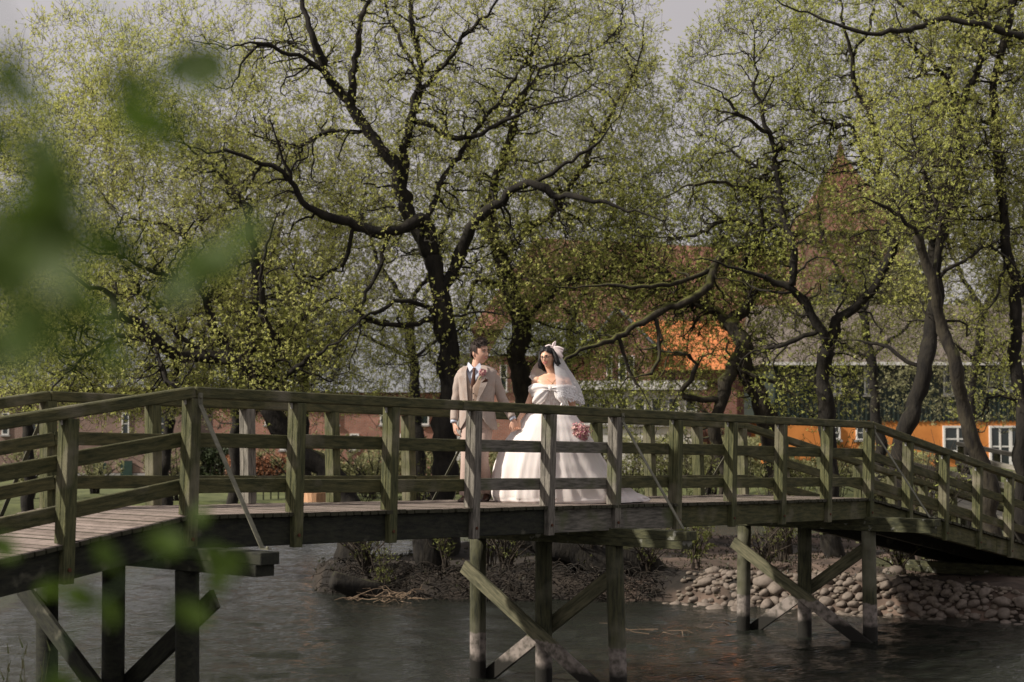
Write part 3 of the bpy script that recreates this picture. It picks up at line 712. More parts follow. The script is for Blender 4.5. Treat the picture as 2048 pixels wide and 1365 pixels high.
# trees across the water, seen through the willows
k = 0
far = [(60,900,50,'pale green tree on the far shore at the left edge'),(470,900,47,'pale green tree on the far shore before the orange-red house'),(840,900,50,'leafy tree on the far shore behind the biggest willow'),(330,900,56,'pale green tree on the far shore, in front of the pale brick house'),(610,900,52,'leafy tree on the far shore right of the brick house'),
       (1120,900,56,'small tree on the far shore in front of the big red roof'),(1760,900,58,'twiggy tree in front of the dark-clad upper storey'),(1930,900,46,'greenish tree in front of the orange house at right')]
for (x, y, D, lab) in far:
    k += 1; q = random.Random(k*13); t = q.uniform(-40, 40)
    sc = 32/D
    def P(dx, y_): return (x+dx, y_)
    grow('shore_tree', lab, 'tree', (x, 930), D, [
      ([P(0,930), P(t*.3,820), P(t*.6,720), P(t,620)], 26, 18),
      ([P(t,620), P(t-60,520), P(t-90,420), P(t-70,320)], 12, 5), ([P(t,620), P(t+50,530), P(t+80,430), P(t+110,340)], 12, 5),
      ([P(t*.6,720), P(t-100,660), P(t-170,600)], 9, 4), ([P(t*.6,720), P(t+90,650), P(t+160,590)], 9, 4)],
      [(x+t, 470 if x < 1500 else 540, 190, 230 if x < 1500 else 170), (x, 760, 170, 90, .5)], 110, 900, 4600, .1, 4, M['leaf3'], M['bark'], group='trees on the far shore', seed=40+k, dspread=2.4, maxd=2.4)

M['root'] = mat('shaded dark root', (.006,.005,.0035), .9, (.028,.021,.014), 5)  # root colour darkened to carry the tree shade on the bank
# ------------------------------------------------------------ log, stump, shrubs, reeds, twigs on the water
def log_mesh(mb, pts, rad, seed, n=16, amp=.18):
    pts = [Vector(p) for p in pts]; q, r_ = smooth_path(pts, rad, .08)
    rings = []; t0 = (q[1]-q[0]).normalized(); u = t0.cross(Vector((0,0,1))).normalized()
    for i, p in enumerate(q):
        t = (q[min(i+1,len(q)-1)]-q[max(i-1,0)]).normalized(); u = (u-t*u.dot(t)).normalized(); v = t.cross(u)
        rings.append([p+(u*math.cos(a)+v*math.sin(a))*r_[i]*(1+amp*mnoise.noise(Vector((math.cos(a)*2+seed, math.sin(a)*2, i*.12)))*2) for a in [2*math.pi*k/n for k in range(n)]])
    mb.rings(rings)
    return mb
mb = MB()
log_mesh(mb, [at(664,1160,28.6), at(715,1176,28.8), at(770,1188,29), at(850,1190,29.6), (-.9,30.6,.12)], [.16,.19,.18,.2,.16], 3, 20, .3)
log = part('fallen_log', mb, M['bark'], smooth=True, origin=at(720,1190,28.8)); setp(log, 'broken mossy log lying in the water at the tip of the island', 'log')
def bush(name, label, cat, x, y, h, wd, stems, shoots, leafm, lsize=.08, group=None, seed=1, lean=(0,0), per=4, z=None, twr=1.0, upb=.5):
    q = random.Random(seed); g = np.random.default_rng(seed); z = terrain(x, y)-.05 if z is None else z
    root = empty(name, (x, y, z), label, cat, group); P = []; Rr = []
    for k in range(stems):
        a = q.uniform(0, 6.28); rr = wd*math.sqrt(q.random()); hh = h*q.uniform(.55, 1.05)
        b = np.array([x+q.uniform(-.12,.12)*wd, y+q.uniform(-.12,.12)*wd, z]); e = np.array([x+rr*math.cos(a)+lean[0]*hh, y+rr*math.sin(a)+lean[1]*hh, z+hh])
        tt = np.linspace(0, 1, 8)[:, None]; c = b*(1-tt)+e*tt; c[:, :2] -= ((e-b)[:2]*.25)*np.sin(tt*math.pi); c[1:] += np.cumsum(g.normal(0, .025*h, (7, 3)), 0)*.5
        P.append(c); Rr.append(np.linspace(.016, .004, 8)*twr)
    P = np.array(P); Rr = np.array(Rr)
    # side twigs
    ns = stems*9; i = g.integers(0, stems, ns); j = g.integers(2, 8, ns); A = P[i, j]
    d = g.normal(0, 1, (ns, 3)); d[:, 2] = np.abs(d[:, 2])*.8+.2; d /= np.linalg.norm(d, axis=1, keepdims=True); Lq = g.uniform(.12, .38, (ns, 1))*h*.55
    B = A+d*Lq*.5+g.normal(0, .02, (ns, 3)); C = A+d*Lq+np.array([0,0,.03]); P2 = np.stack([A, B, C], 1); R2 = np.tile(np.array([.005, .004, .0025])*twr, (ns, 1))
    V1, F1 = batch_tubes(P, Rr, 5); V2, F2 = batch_tubes(P2, R2, 3)
    np_mesh('stems', np.concatenate([V1, V2]), np.concatenate([F1, F2+len(V1)]), M['twig'] if twr < 2 else M['bark'], root)
    if shoots:
        k = g.integers(0, ns, shoots); f = g.uniform(.2, 1, (shoots, 1)); pp = A[k]*(1-f)+C[k]*f + g.normal(0, .02, (shoots, 3))
        V, F = leaves(pp, d[k], lsize, per); np_mesh('foliage', V, F, leafm, root)
    return root
st = empty('tree_stump', (*at(868,1165,29.3).xy, .1), 'rotten dark stump with leafy shoots beside the log', 'stump')
mb = MB(); log_mesh(mb, [st.location+Vector((.1,.2,-.3)), st.location+Vector((0,.1,.3)), st.location+Vector((-.15,0,.75)), st.location+Vector((-.3,-.05,1.02))], [.42,.3,.2,.1], 9, 14, .3)
part('stump_wood', mb, M['bark'], st, smooth=True)
mb = MB(); log_mesh(mb, [(2.9,29.2,.1),(1.7,29.0,.62),(.9,29.1,.95),(.3,29.4,1.12),(-.2,29.8,1.3)], [.34,.36,.34,.26,.14], 21, 14, .3)
o = part('leaning_root', mb, M['bark'], smooth=True, origin=(1.7,29,.1)); setp(o, 'thick dark root mass arching low behind the middle bridge bent', 'root')
ui = [(-2.35,28.9,1.5,.5,8,130,'thin leafy shoots rising from the water beside the broken log'),(-1.2,29.1,1.6,.55,10,200,'leafy bush sprouting next to the rotten stump'),(-.4,29.6,1.5,.6,9,160,'loose bush just left of the middle bent'),
      (.6,30.2,2.0,.8,12,260,'brushwood behind the skirt of the dress'),(3.3,28.9,1.15,.6,10,420,'dense green shrub on the stones beside the cap beam of the middle bent'),(1.5,31.5,2.5,1.0,14,330,'tall loose shrub to the right of the woman, beyond the far railing'),
      (-3.2,32,2.1,1.0,14,300,'scrub at the foot of the low spreading willow'),(-1.9,33.5,2.6,1.0,14,340,'scrub between the low willow and the man'),(3.6,33,2.6,1.1,14,380,'scrub at the foot of the crooked willow'),
      (5.2,31,1.9,.9,14,300,'low scrub behind the right half of the far railing'),(6.6,33.5,2.6,1.2,16,420,'scrub in front of the Y-shaped willow'),(8.4,32,2.3,1.1,14,220,'twiggy brush where the ramp comes down'),
      (2.6,35.5,2.2,1.2,14,320,'shrub deep on the island between two trunks'),(-.5,36,2.4,1.2,14,320,'shrub on the back of the island behind the man')]
for k, (x, y, h, wd, ns, sh, lab) in enumerate(ui):
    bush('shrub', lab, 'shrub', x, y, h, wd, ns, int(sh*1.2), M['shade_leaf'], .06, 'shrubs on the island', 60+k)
bush('brushwood', 'bare reddish twigs standing around the dark trunk right of the ramp corner', 'brushwood', 7.6, 29.6, 2.3, 1.0, 30, 60, M['leaf2'], .07, seed=90, upb=.9)
# ground cover on the island: leaf litter, blades and fallen twigs nobody could count
g = np.random.default_rng(5); N = 60000; X = g.uniform(-4, 16, N); Y = g.uniform(27, 40, N); ok = []
for i in range(N):
    z = terrain(X[i], Y[i]); den = .35+.9*mnoise.noise(Vector((X[i]*.7, Y[i]*.7, 2)))
    den *= .45 if X[i] > 2.6 else .5
    if z > -.02 and g.random() < den: ok.append((X[i], Y[i], z))
A = np.array(ok); d = g.normal(0, .5, (len(A), 3)); d[:, 2] = np.abs(d[:, 2])+.35; d /= np.linalg.norm(d, axis=1, keepdims=True)
V, F = leaves(A, d, .065, 3, .8); o = np_mesh('ground_cover', V, F, leaf_mat('litter and grass', [(.012,.009,.005), (.025,.018,.011), (.025,.03,.011), (.045,.05,.018), (.045,.032,.02)], .15), None); setp(o, 'brown leaf litter and short grass covering the island soil', 'ground cover', kind='stuff')
for k, (x, y, h, wd, ns, lab) in enumerate(((-2.7,29.6,1.2,.8,16,'dark brush behind the broken log'),(-.1,29.3,1.0,.8,18,'dark brush left of the middle pile of the middle bent'),(1.3,28.9,.9,.9,18,'dark brush at the water just right of the middle pile'),(2.4,28.9,.8,.7,14,'low brush at the left end of the stone bank'),(4.6,29.4,.9,.9,14,'sparse brush on the sandy soil left of the right-hand bent'),(6.8,28.2,.8,.9,14,'sparse brush behind the right-hand bent'))):
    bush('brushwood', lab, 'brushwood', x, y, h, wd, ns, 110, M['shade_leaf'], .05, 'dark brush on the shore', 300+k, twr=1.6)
q = random.Random(17); g = np.random.default_rng(18)     # roots hanging over the low bank
for k, (xa, xb, lab) in enumerate(((-3.3,-1.2,'fringe of thin dark roots under the bank behind the log'),(-1.0,.7,'fringe of thin dark roots under the bank left of the middle pile'),(.8,2.6,'fringe of thin dark roots under the bank right of the middle pile'))):
    n_ = 230; X = g.uniform(xa, xb, n_); P = []
    for x in X:
        y = interp(FS, x)+g.uniform(-.1, .75); z = max(terrain(x, y), -.03)+g.uniform(0, .1); a = g.uniform(0, 6.28); s_ = g.uniform(.15, .6)
        p0 = np.array([x, y, z]); p1 = np.array([x+math.cos(a)*s_*.5, y-.12, z+g.uniform(.0, .3)]); p2 = np.array([x+math.cos(a)*s_, y-.3*g.uniform(0, 1), max(-.03, z-g.uniform(0, .25))]); P.append([p0*(1-t_)**2+2*p1*t_*(1-t_)+p2*t_*t_+g.normal(0, .012, 3) for t_ in np.linspace(0, 1, 6)])
    V, F = batch_tubes(np.array(P), np.tile([.011, .01, .009, .007, .005, .003], (n_, 1)), 4); root = empty('root_fringe', ((xa+xb)/2, 29, 0), lab, 'roots', 'roots along the bank'); o = np_mesh('roots', V, F, M['root'], root); o['kind'] = 'stuff'
for k, (px_, D, h, wd, lab) in enumerate(((60,60,2.2,1.6,'twiggy bush on the far lawn at the left edge'),(190,62,1.6,1.4,'low bush before the green door of the brick house'),(350,58,2.4,1.6,'tall bush on the far lawn left of the first tall railing post'),(590,61,2.6,2.0,'bush on the far lawn before the warm red brick house'),(740,60,2.4,2.0,'bush on the far lawn between the second and third near posts'),(1420,60,2.8,2.0,'bush on the far lawn left of the Y-shaped willow'),(1750,58,2.2,1.8,'bush before the orange wall'))):
    c = at(px_, 900, D); bush('lawn_shrub', lab, 'shrub', c.x, D, h, wd, 16, 700, M['leaf3'], .12, 'shrubs on the far lawn', 500+k, twr=2.2)
# drift twigs
def drift(name, label, c, n, ln, seed):
    q = random.Random(seed); mb = MB()
    for k in range(n):
        a = q.uniform(0, 6.28); L_ = ln*q.uniform(.4, 1); p = Vector((c[0]+q.gauss(0, ln*.35), c[1]+q.gauss(0, ln*.2), q.uniform(-.02, .14)))
        d = Vector((math.cos(a), math.sin(a)*.5, q.uniform(-.15, .35)))*L_
        mb.tube([p, p+d*.3+Vector((0,0,q.uniform(-.03,.06))), p+d*.65+Vector((q.uniform(-.05,.05),0,q.uniform(-.03,.08))), p+d], [.008, .007, .005, .003], 5)
    o = part(name, mb, M['pale_twig'], origin=(c[0], c[1], 0)); return setp(o, label, 'driftwood')
M['pale_twig'] = mat('pale dead twig', (.1,.07,.045), .8, (.24,.17,.11), 6)
drift('drift_twigs', 'tangle of pale broken twigs caught at the foot of the log', (-2.15, 28.0), 34, .7, 4)
drift('drift_twigs', 'few thin twigs sticking out of the open water right of the middle bent', (2.35, 23.3), 7, .75, 9)
drift('drift_twigs', 'short twigs afloat by the left pile of the right-hand bent', (3.3, 24.2), 6, .5, 12)
# near reeds at the lower left
q = random.Random(3); mb = MB(); c = Vector((-3.75, 12.1, .35))
for k in range(26):
    p = c+Vector((q.gauss(0,.14), q.gauss(0,.1), 0)); hh = q.uniform(.5, .98); d = Vector((q.uniform(-.14,.14), q.uniform(-.1,.1), hh))
    mb.tube([p, p+d*.55+Vector((0,0,.04)), p+d], [.005, .004, .001], 4)
    if q.random() < .7: mb.tube([p+d, p+d*1.03+Vector((q.uniform(-.03,.03),0,.05))], [.008,.002], 5)
    s_ = Vector((q.uniform(-.2,.2), q.uniform(-.1,.1), hh*.6)); mb.add([p, p+s_*.5+Vector((.008,0,0)), p+s_, p+s_*.5-Vector((.008,0,0))], [(0,1,2,3)])
o = part('grass_tuft', mb, mat('dry grass', (.2,.17,.09), .8, (.1,.14,.04), 6), origin=c); setp(o, 'dry grass stalks at the bottom left corner of the picture', 'grass')

# ------------------------------------------------------------ shore stones
def stone_me(seed):
    bm = bmesh.new(); bmesh.ops.create_icosphere(bm, subdivisions=3, radius=1)
    sx, sy, sz = (random.uniform(.85,1.25), random.uniform(.75,1), random.uniform(.55,.75))
    for v in bm.verts:
        p = v.co.copy(); k = 1+.22*mnoise.noise(p*.9+Vector((seed*7,0,0)))+.07*mnoise.noise(p*2.6+Vector((0,seed*3,0)))
        v.co = Vector((p.x*sx*k, p.y*sy*k, p.z*sz*k))
    me = bpy.data.meshes.new('stone'); bm.to_mesh(me); bm.free(); me.polygons.foreach_set('use_smooth', [True]*len(me.polygons)); me.materials.append(M['stone']); return me
random.seed(77)
SM = [stone_me(k) for k in range(9)]
def fshore(x): return interp(FS, x)
ns = 0; placed = []
for tries in range(9000):
    if ns >= 260: break
    x = random.uniform(2.75, 8.9); qf = random.random()
    wq = sst((x-2.7)/.9)*(1-.35*sst((x-6)/3))
    y = fshore(x) + (-.42 + 1.15*qf*wq)
    r = random.uniform(.055, .115) if random.random() < .8 else random.uniform(.11, .16)
    if any((x-a)**2+(y-b)**2 < ((r+c)*.68)**2 for a, b, c in placed): continue
    placed.append((x, y, r)); z = max(terrain(x, y)+r*.25, -.06+r*.1)
    o = bpy.data.objects.new('stone', random.choice(SM)); COL.objects.link(o); o.location = (x, y, z)
    o.rotation_euler = (random.uniform(-.5,.5), random.uniform(-.5,.5), random.uniform(0,6.28)); o.scale = (r, r, r)
    setp(o, 'rounded pale brown stone in the loose bank of stones along the water', 'stone', 'shore stones'); ns += 1
g = np.random.default_rng(88); V = []; F = []; ico = [Vector(v.co) for v in SM[2].vertices]; icf = [tuple(f.vertices) for f in SM[2].polygons]
bmq = bmesh.new(); bmesh.ops.create_icosphere(bmq, subdivisions=2, radius=1); ico = [v.co.copy() for v in bmq.verts]; bmq.verts.ensure_lookup_table(); icf = [tuple(v.index for v in f.verts) for f in bmq.faces]; bmq.free(); mbp = MB()
for k in range(900):
    x = g.uniform(2.6, 9.2); wq = sst((x-2.5)/.9)*(1-.35*sst((x-6)/3)); y = fshore(x)+(-.45+1.5*g.uniform(0, 1)*wq); r = g.uniform(.025, .06); z = max(terrain(x, y)+r*.3, -.03)
    sx, sy, sz = r*g.uniform(.9, 1.3), r*g.uniform(.8, 1), r*g.uniform(.5, .8); mbp.add([(x+v.x*sx, y+v.y*sy, z+v.z*sz) for v in ico], icf)
o = part('pebbles', mbp, mat('pebble', (.08,.065,.05), .85, (.2,.165,.13), 9), smooth=True, origin=(5, 27, 0)); setp(o, 'small pebbles filling the gaps of the stone bank along the water', 'pebbles', kind='stuff')
for (px_, py_, D, r, lab) in ((1535,1195,27.2,.2,'largest boulder in the stone bank, left of the right-hand bent'),(1428,1150,28.4,.13,'small white stone on top of the left end of the stone bank'),(1790,1160,28,.17,'single pale stone lying apart on the bare soil right of the right-hand bent')):
    p = at(px_, py_, D); o = bpy.data.objects.new('boulder', SM[1]); COL.objects.link(o); o.location = (p.x, p.y, max(terrain(p.x, p.y)+r*.3, .05)); o.scale = (r, r, r); setp(o, lab, 'stone')

# ------------------------------------------------------------ houses and far things
M['brick_pink'] = brick_mat('pale red brick', (.2,.115,.09), (.26,.15,.12), (.26,.22,.19))
M['brick_red'] = brick_mat('red brick', (.3,.1,.06), (.42,.16,.1), (.35,.28,.24))
M['tile_roof'] = brick_mat('red-brown roof tiles', (.2,.085,.055), (.27,.12,.08), (.07,.035,.025), bw=.3, bh=.33)
M['tile_orange'] = brick_mat('orange roof tiles', (.62,.2,.06), (.72,.27,.09), (.22,.08,.03), bw=.3, bh=.3)
M['slate'] = mat('grey slate', (.13,.14,.155), .6, (.22,.235,.25), 2)
M['orange_plaster'] = mat('orange plaster', (.5,.175,.04), .8, (.62,.24,.06), 1.2, bump=.1)
M['clad'] = mat('dark green cladding', (.012,.022,.018), .6, (.03,.045,.038), 2)
M['white_wall'] = mat('white rendered wall', (.5,.49,.48), .8, (.62,.6,.58), 1.5)
M['concrete'] = mat('grey plinth', (.25,.24,.24), .85, (.35,.34,.33), 3)
M['green_door'] = mat('dark green door', (.01,.03,.022), .5, (.015,.04,.03), 4)
def window(x0, y0, x1, y1, D, cols, rows, house, name='window', dark=False):
    a = at(x0, y1, D); b = at(x1, y0, D); fx = min(.09, (b.x-a.x)*.14)
    mb = MB(); y = a.y
    mb.box((a.x, y-.09, a.z), (a.x+fx, y+.02, b.z)); mb.box((b.x-fx, y-.09, a.z), (b.x, y+.02, b.z))
    mb.box((a.x+fx, y-.09, a.z), (b.x-fx, y+.02, a.z+fx)); mb.box((a.x+fx, y-.09, b.z-fx), (b.x-fx, y+.02, b.z))
    for k in range(1, cols):
        c = a.x+(b.x-a.x)*k/cols; ww = fx*(.8 if cols > 3 and k == cols//2 else .45); mb.box((c-ww, y-.075, a.z+fx), (c+ww, y+.015, b.z-fx))
    for k in range(1, rows):
        c = a.z+(b.z-a.z)*k/rows
        for j in range(cols):
            xa = a.x+fx+(b.x-a.x-2*fx)*j/cols+.03; xb = a.x+fx+(b.x-a.x-2*fx)*(j+1)/cols-.03; mb.box((xa, y-.068, c-fx*.35), (xb, y+.01, c+fx*.35))
    f = part(name, mb, M['green_door'] if dark else M['white_paint'], house)
    mb = MB(); mb.box((a.x+fx*.6, y-.05, a.z+fx*.6), (b.x-fx*.6, y+.03, b.z-fx*.6)); part('pane', mb, M['glass'], f)
    mb = MB(); mb.box((a.x-.08, y-.14, a.z-.09), (b.x+.08, y+.02, a.z-.003)); part('sill', mb, M['concrete'], f)
def wallbox(x0, x1, ytop, ybot, D, depth, name, m, house, zb=None):
    a = at(x0, ybot, D); b = at(x1, ytop, D); mb = MB(); mb.box((a.x, D, a.z if zb is None else zb), (b.x, D+depth, b.z)); return part(name, mb, m, house), a, b
# -- orange house at the right
D = 70; a = at(1560, 940, D); H4 = empty('orange_house', (at(1800,940,D).x, D, 1.0), 'house at right, orange plaster below and dark cladding above, with white windows', 'house')
wallbox(1565, 2330, 842, 975, D, 9, 'ground_floor_wall', M['orange_plaster'], H4, .9)
z0 = at(1800,842,D).z; z1 = at(1800,722,D).z; xa = at(1540,0,D).x; xb = at(2350,0,D).x
mb = MB(); mb.box((xa, D-.02, z0+.002), (xb, D+9.02, z1)); k = xa
while k < xb: mb.box((k, D-.07, z0-.05), (k+.06, D-.021, z1)); k += .2
part('upper_cladding', mb, M['clad'], H4)
zr = at(1800, 640, D).z+1.0
mb = MB(); mb.add([(xa-.4,D-.5,z1-.1),(xb+.4,D-.5,z1-.1),(xb+.4,D+4.5,zr),(xa-.4,D+4.5,zr),(xb+.4,D+9.5,z1-.1),(xa-.4,D+9.5,z1-.1)], [(0,1,2,3),(3,2,4,5),(0,3,5),(1,4,2),(0,5,4,1)])
M['roof_brown'] = mat('grey-brown roof', (.11,.09,.075), .8, (.17,.145,.125), 3)
rf = part('roof', mb, M['roof_brown'], H4)
mb = MB(); mb.box((xa-.4, D-.66, z1-.22), (xb+.4, D-.51, z1-.08)); part('gutter', mb, M['white_paint'], H4)
for x0, x1 in ((1655,1682),(1728,1748),(1886,1904),(1975,2040),(2120,2150)): window(x0, 728, x1, 782 if x1-x0 > 40 else 790, D, 2 if x1-x0 > 22 else 1, 3, H4)
for x0, x1, c, yb in ((1655,1680,2,880),(1712,1728,1,880),(1886,1944,2,905),(1979,2062,4,935),(2150,2210,2,905)): window(x0, 852, x1, yb, D-.02, c, 2, H4)
# -- central big red-roofed hall
D = 86; H3 = empty('red_hall', (at(1240,900,D).x, D, .9), 'long building with a big red-brown tiled roof behind the couple', 'house')
zw = at(0, 655, D).z; a = at(965,0,D); b = at(1560,0,D)
mb = MB(); mb.box((a.x, D, .5), (b.x, D+12, zw)); part('wall', mb, M['brick_red'], H3)
zr0 = at(0,476,D+6).z; zr1 = at(0,500,D+6).z
mb = MB(); mb.add([(a.x-.6,D-.7,zw-.15),(b.x+.6,D-.7,zw-.15),(b.x+.6,D+6,zr1),(a.x+3,D+6,zr0),(b.x+.6,D+12.6,zw-.15),(a.x-.6,D+12.6,zw-.15)], [(0,1,2,3),(3,2,4,5),(0,3,5),(1,4,2),(0,5,4,1)]); part('roof', mb, M['tile_roof'], H3)
for x0 in (1015,1060,1215,1247,1275,1330,1480): window(x0, 705, x0+22, 760, D, 1, 2, H3)
for x0 in (1000,1042,1150,1225,1330): window(x0, 800, x0+22, 850, D, 1, 2, H3)
# orange lean-to roof and gable wing in front
D2 = 80; H3b = empty('gable_wing', (at(1340,900,D2).x, D2, .9), 'brick wing with sunlit orange tiled roof to the right of the veil', 'house')
zb = .6; p = at
mb = MB(); x0, x1 = p(1185,0,D2).x, p(1300,0,D2).x; zt = p(0,690,D2).z; zp = p(0,618,D2).z
mb.add([(x0,D2,zb),(x1,D2,zb),(x1,D2,zt),((x0+x1)/2-.3,D2,zp),(x0,D2,zt)], [(0,1,2,3,4)]); mb.add([(x0,D2+5,zb),(x1,D2+5,zb),(x1,D2+5,zt),((x0+x1)/2-.3,D2+5,zp),(x0,D2+5,zt)], [(4,3,2,1,0)]); mb.add([(x0,D2,zb),(x0,D2+5,zb),(x0,D2+5,zt),(x0,D2,zt)], [(3,2,1,0)])
part('gable_wall', mb, M['brick_red'], H3b)
mb = MB(); xm = (x0+x1)/2-.3
for s_, xe in ((-1, x0-.4), (1, x1+.5)):
    mb.add([(xm,D2-.4,zp+.12),(xe,D2-.4,zt-.25),(xe,D2+5.4,zt-.25),(xm,D2+5.4,zp+.12),(xm,D2-.4,zp-.04),(xe,D2-.4,zt-.41),(xe,D2+5.4,zt-.41),(xm,D2+5.4,zp-.04)], [(0,1,2,3),(7,6,5,4),(0,4,5,1),(1,5,6,2),(2,6,7,3)])
part('gable_roof', mb, M['slate'], H3b)
xr = p(1470,0,D2).x; zt2 = p(0,735,D2).z; zp2 = p(0,628,D2).z
mb = MB(); mb.add([(x1,D2+.5,zb),(xr,D2+.5,zb),(xr,D2+.5,zt2),(x1,D2+.5,zt2),(xr,D2+5,zb),(xr,D2+5,zt2)], [(0,1,2,3),(1,4,5,2)]); part('side_wall', mb, M['brick_red'], H3b)
mb = MB(); mb.add([(x1-1.2,D2+.1,zt2-.12),(xr+.4,D2+.1,zt2-.12),(xr+.2,D2+4.8,zp2),(x1-1.6,D2+4.8,zp2)], [(0,1,2,3)]); mb.add([(xr+.4,D2+.1,zt2-.12),(xr+.4,D2+5.4,zt2-.12),(xr+.2,D2+4.8,zp2)], [(0,1,2)]); part('tiled_roof', mb, M['tile_orange'], H3b)
for a_ in (1213,1237,1257): window(a_, 712, a_+(16 if a_ == 1237 else 11), 765, D2-.02, 1, 2, H3b)
# white flat extension
D3 = 76; H3c = empty('white_extension', (at(1270,900,D3).x, D3, .9), 'low white flat-roofed extension right of the woman', 'building')
wallbox(1150, 1400, 782, 960, D3, 3.5, 'wall', M['white_wall'], H3c, .6)
a = at(1140, 762, D3); b = at(1412, 780, D3); mb = MB(); mb.box((a.x, D3-.4, b.z), (b.x, D3+3.6, a.z)); part('roof_edge', mb, M['white_paint'], H3c)
for x0 in range(1165, 1390, 34): window(x0, 795, x0+24, 850, D3-.02, 1, 2, H3c)
# grey roofed house between
D4 = 90; H5 = empty('slate_roofed_house', (at(1130,900,D4-8).x, D4-8, .9), 'grey slate roof rising just behind the head of the woman', 'house')
wallbox(985, 1195, 705, 960, D4-7, 5, 'wall', M['brick_red'], H5, .6)
a = at(975,712,D4-7.4); b = at(1205,645,D4-4.5)
mb = MB(); mb.add([(a.x,D4-7.4,a.z),(b.x,D4-7.4,a.z),(b.x-1,D4-4.5,b.z),(a.x+1,D4-4.5,b.z),(b.x,D4-1.8,a.z),(a.x,D4-1.8,a.z)], [(0,1,2,3),(3,2,4,5),(0,3,5),(1,4,2)]); part('roof', mb, M['slate'], H5)
for x0 in (1000,1030): window(x0, 730, x0+14, 782, D4-7.02, 1, 2, H5)
# -- left brick house
D = 92; H1 = empty('brick_house', (at(150,950,D).x, D, .35), 'long pale brick house behind the left end of the bridge, green door and grey plinth', 'house')
wallbox(-260, 372, 770, 946, D, 9, 'wall', M['brick_pink'], H1)
a = at(-262,947,D-.04); b = at(374,960,D); mb = MB(); mb.box((a.x, D-.05, b.z-.6), (b.x, D+9.02, a.z)); part('plinth', mb, M['concrete'], H1)
a = at(-270,775,D-.6); b = at(385,0,D); zt = at(0,640,D+4.5).z
mb = MB(); mb.add([(a.x,D-.6,a.z),(b.x,D-.6,a.z),(b.x,D+4.5,zt),(a.x,D+4.5,zt),(b.x,D+9.6,a.z),(a.x,D+9.6,a.z)], [(0,1,2,3),(3,2,4,5),(0,3,5),(1,4,2),(0,5,4,1)]); part('roof', mb, M['slate'], H1)
for x0 in (-60,4,62,244,318): window(x0, 826, x0+15, 870, D-.01, 1, 2, H1)
for x0 in (187,): window(x0, 926, x0+26, 949, D-.01, 2, 1, H1, dark=True)
mb = MB(); a = at(241,958,D-.06); b = at(265,922,D-.06); mb.box((a.x, D-.14, a.z), (b.x, D-.051, b.z)); dr = part('door', mb, M['green_door'], H1)
mb = MB(); mb.box((a.x+.05, D-.17, a.z+1.2*.4), (a.x+.1, D-.141, a.z+.6)); part('handle', mb, M['white_paint'], dr)
# -- orange-red brick house beside it
D = 88; H2 = empty('red_brick_house', (at(480,940,D).x, D, .35), 'warm orange-red brick house seen through the railing left of the man, grey roofs above', 'house')
wallbox(425, 900, 780, 945, D, 8, 'wall', M['brick_red'], H2, .2)
a = at(415,785,D-.5); b = at(915,0,D); zt = at(0,690,D+4).z
mb = MB(); mb.add([(a.x,D-.5,a.z),(b.x,D-.5,a.z),(b.x,D+4,zt),(a.x,D+4,zt),(b.x,D+8.5,a.z),(a.x,D+8.5,a.z)], [(0,1,2,3),(3,2,4,5),(0,3,5),(1,4,2),(0,5,4,1)]); rf = part('roof', mb, M['slate'], H2)
for x0 in (470,530,660,760,840): window(x0, 812, x0+18, 850, D-.01, 1, 2, H2)
for x0 in (560,700,800): window(x0, 868, x0+18, 900, D-.01, 1, 2, H2)
D = 112; H6 = empty('grey_house', (at(640,850,D).x, D, .35), 'pale house with blue-grey roofs showing through the twigs far behind the low willow', 'house')
wallbox(560, 960, 705, 900, D, 8, 'wall', M['white_wall'], H6, .2)
a = at(545,708,D-.5); b = at(975,0,D); zt = at(0,622,D+4).z
mb = MB(); mb.add([(a.x,D-.5,a.z),(b.x,D-.5,a.z),(b.x,D+4,zt),(a.x,D+4,zt),(b.x,D+8.5,a.z),(a.x,D+8.5,a.z)], [(0,1,2,3),(3,2,4,5),(0,3,5),(1,4,2),(0,5,4,1)]); part('roof', mb, M['slate'], H6)
for x0 in (600,660,730,830): window(x0, 720, x0+16, 760, D-.01, 1, 2, H6)
# -- church tower
D = 140; T = empty('church_tower', (at(1680,800,D).x, D, .5), 'brick church tower with pointed red-brown spire above the treetops at right', 'tower')
cx = at(1680,0,D+4).x; hw = 4.6
mb = MB(); mb.box((cx-hw, D, 0), (cx+hw, D+9.2, at(0,470,D).z)); part('tower_wall', mb, M['brick_red'], T)
zs = at(0,470,D+4.6).z; prof = [(zs-.3,hw+.6),(zs+.8,hw-.3),(at(0,400,D+4.6).z,2.6),(at(0,350,D+4.6).z,1.25),(at(0,318,D+4.6).z,.4),(at(0,285,D+4.6).z,.08)]
mb = MB(); mb.rings([[Vector((cx+r*c, D+4.6+r*s_, z)) for c, s_ in ((-1,-1),(0,-1.02),(1,-1),(1.02,0),(1,1),(0,1.02),(-1,1),(-1.02,0))] for z, r in prof]); part('spire', mb, M['tile_roof'], T)
mb = MB(); zt = prof[-1][0]; mb.tube([(cx,D+4.6,zt-.5),(cx,D+4.6,zt+1.6)], .06, 6); mb.ball((cx,D+4.6,zt+.4), .2, 8, 6); part('finial', mb, M['steel'], T)
for dx in (-1.6, 1.6):
    zq = at(0,560,D).z; mb = MB(); mb.box((cx+dx-.6, D-.05, zq-2), (cx+dx+.6, D+.1, zq)); mb.tube([(cx+dx,D-.05,zq),(cx+dx,D+.1,zq)], .6, 16); part('louvre', mb, M['glass'], T)
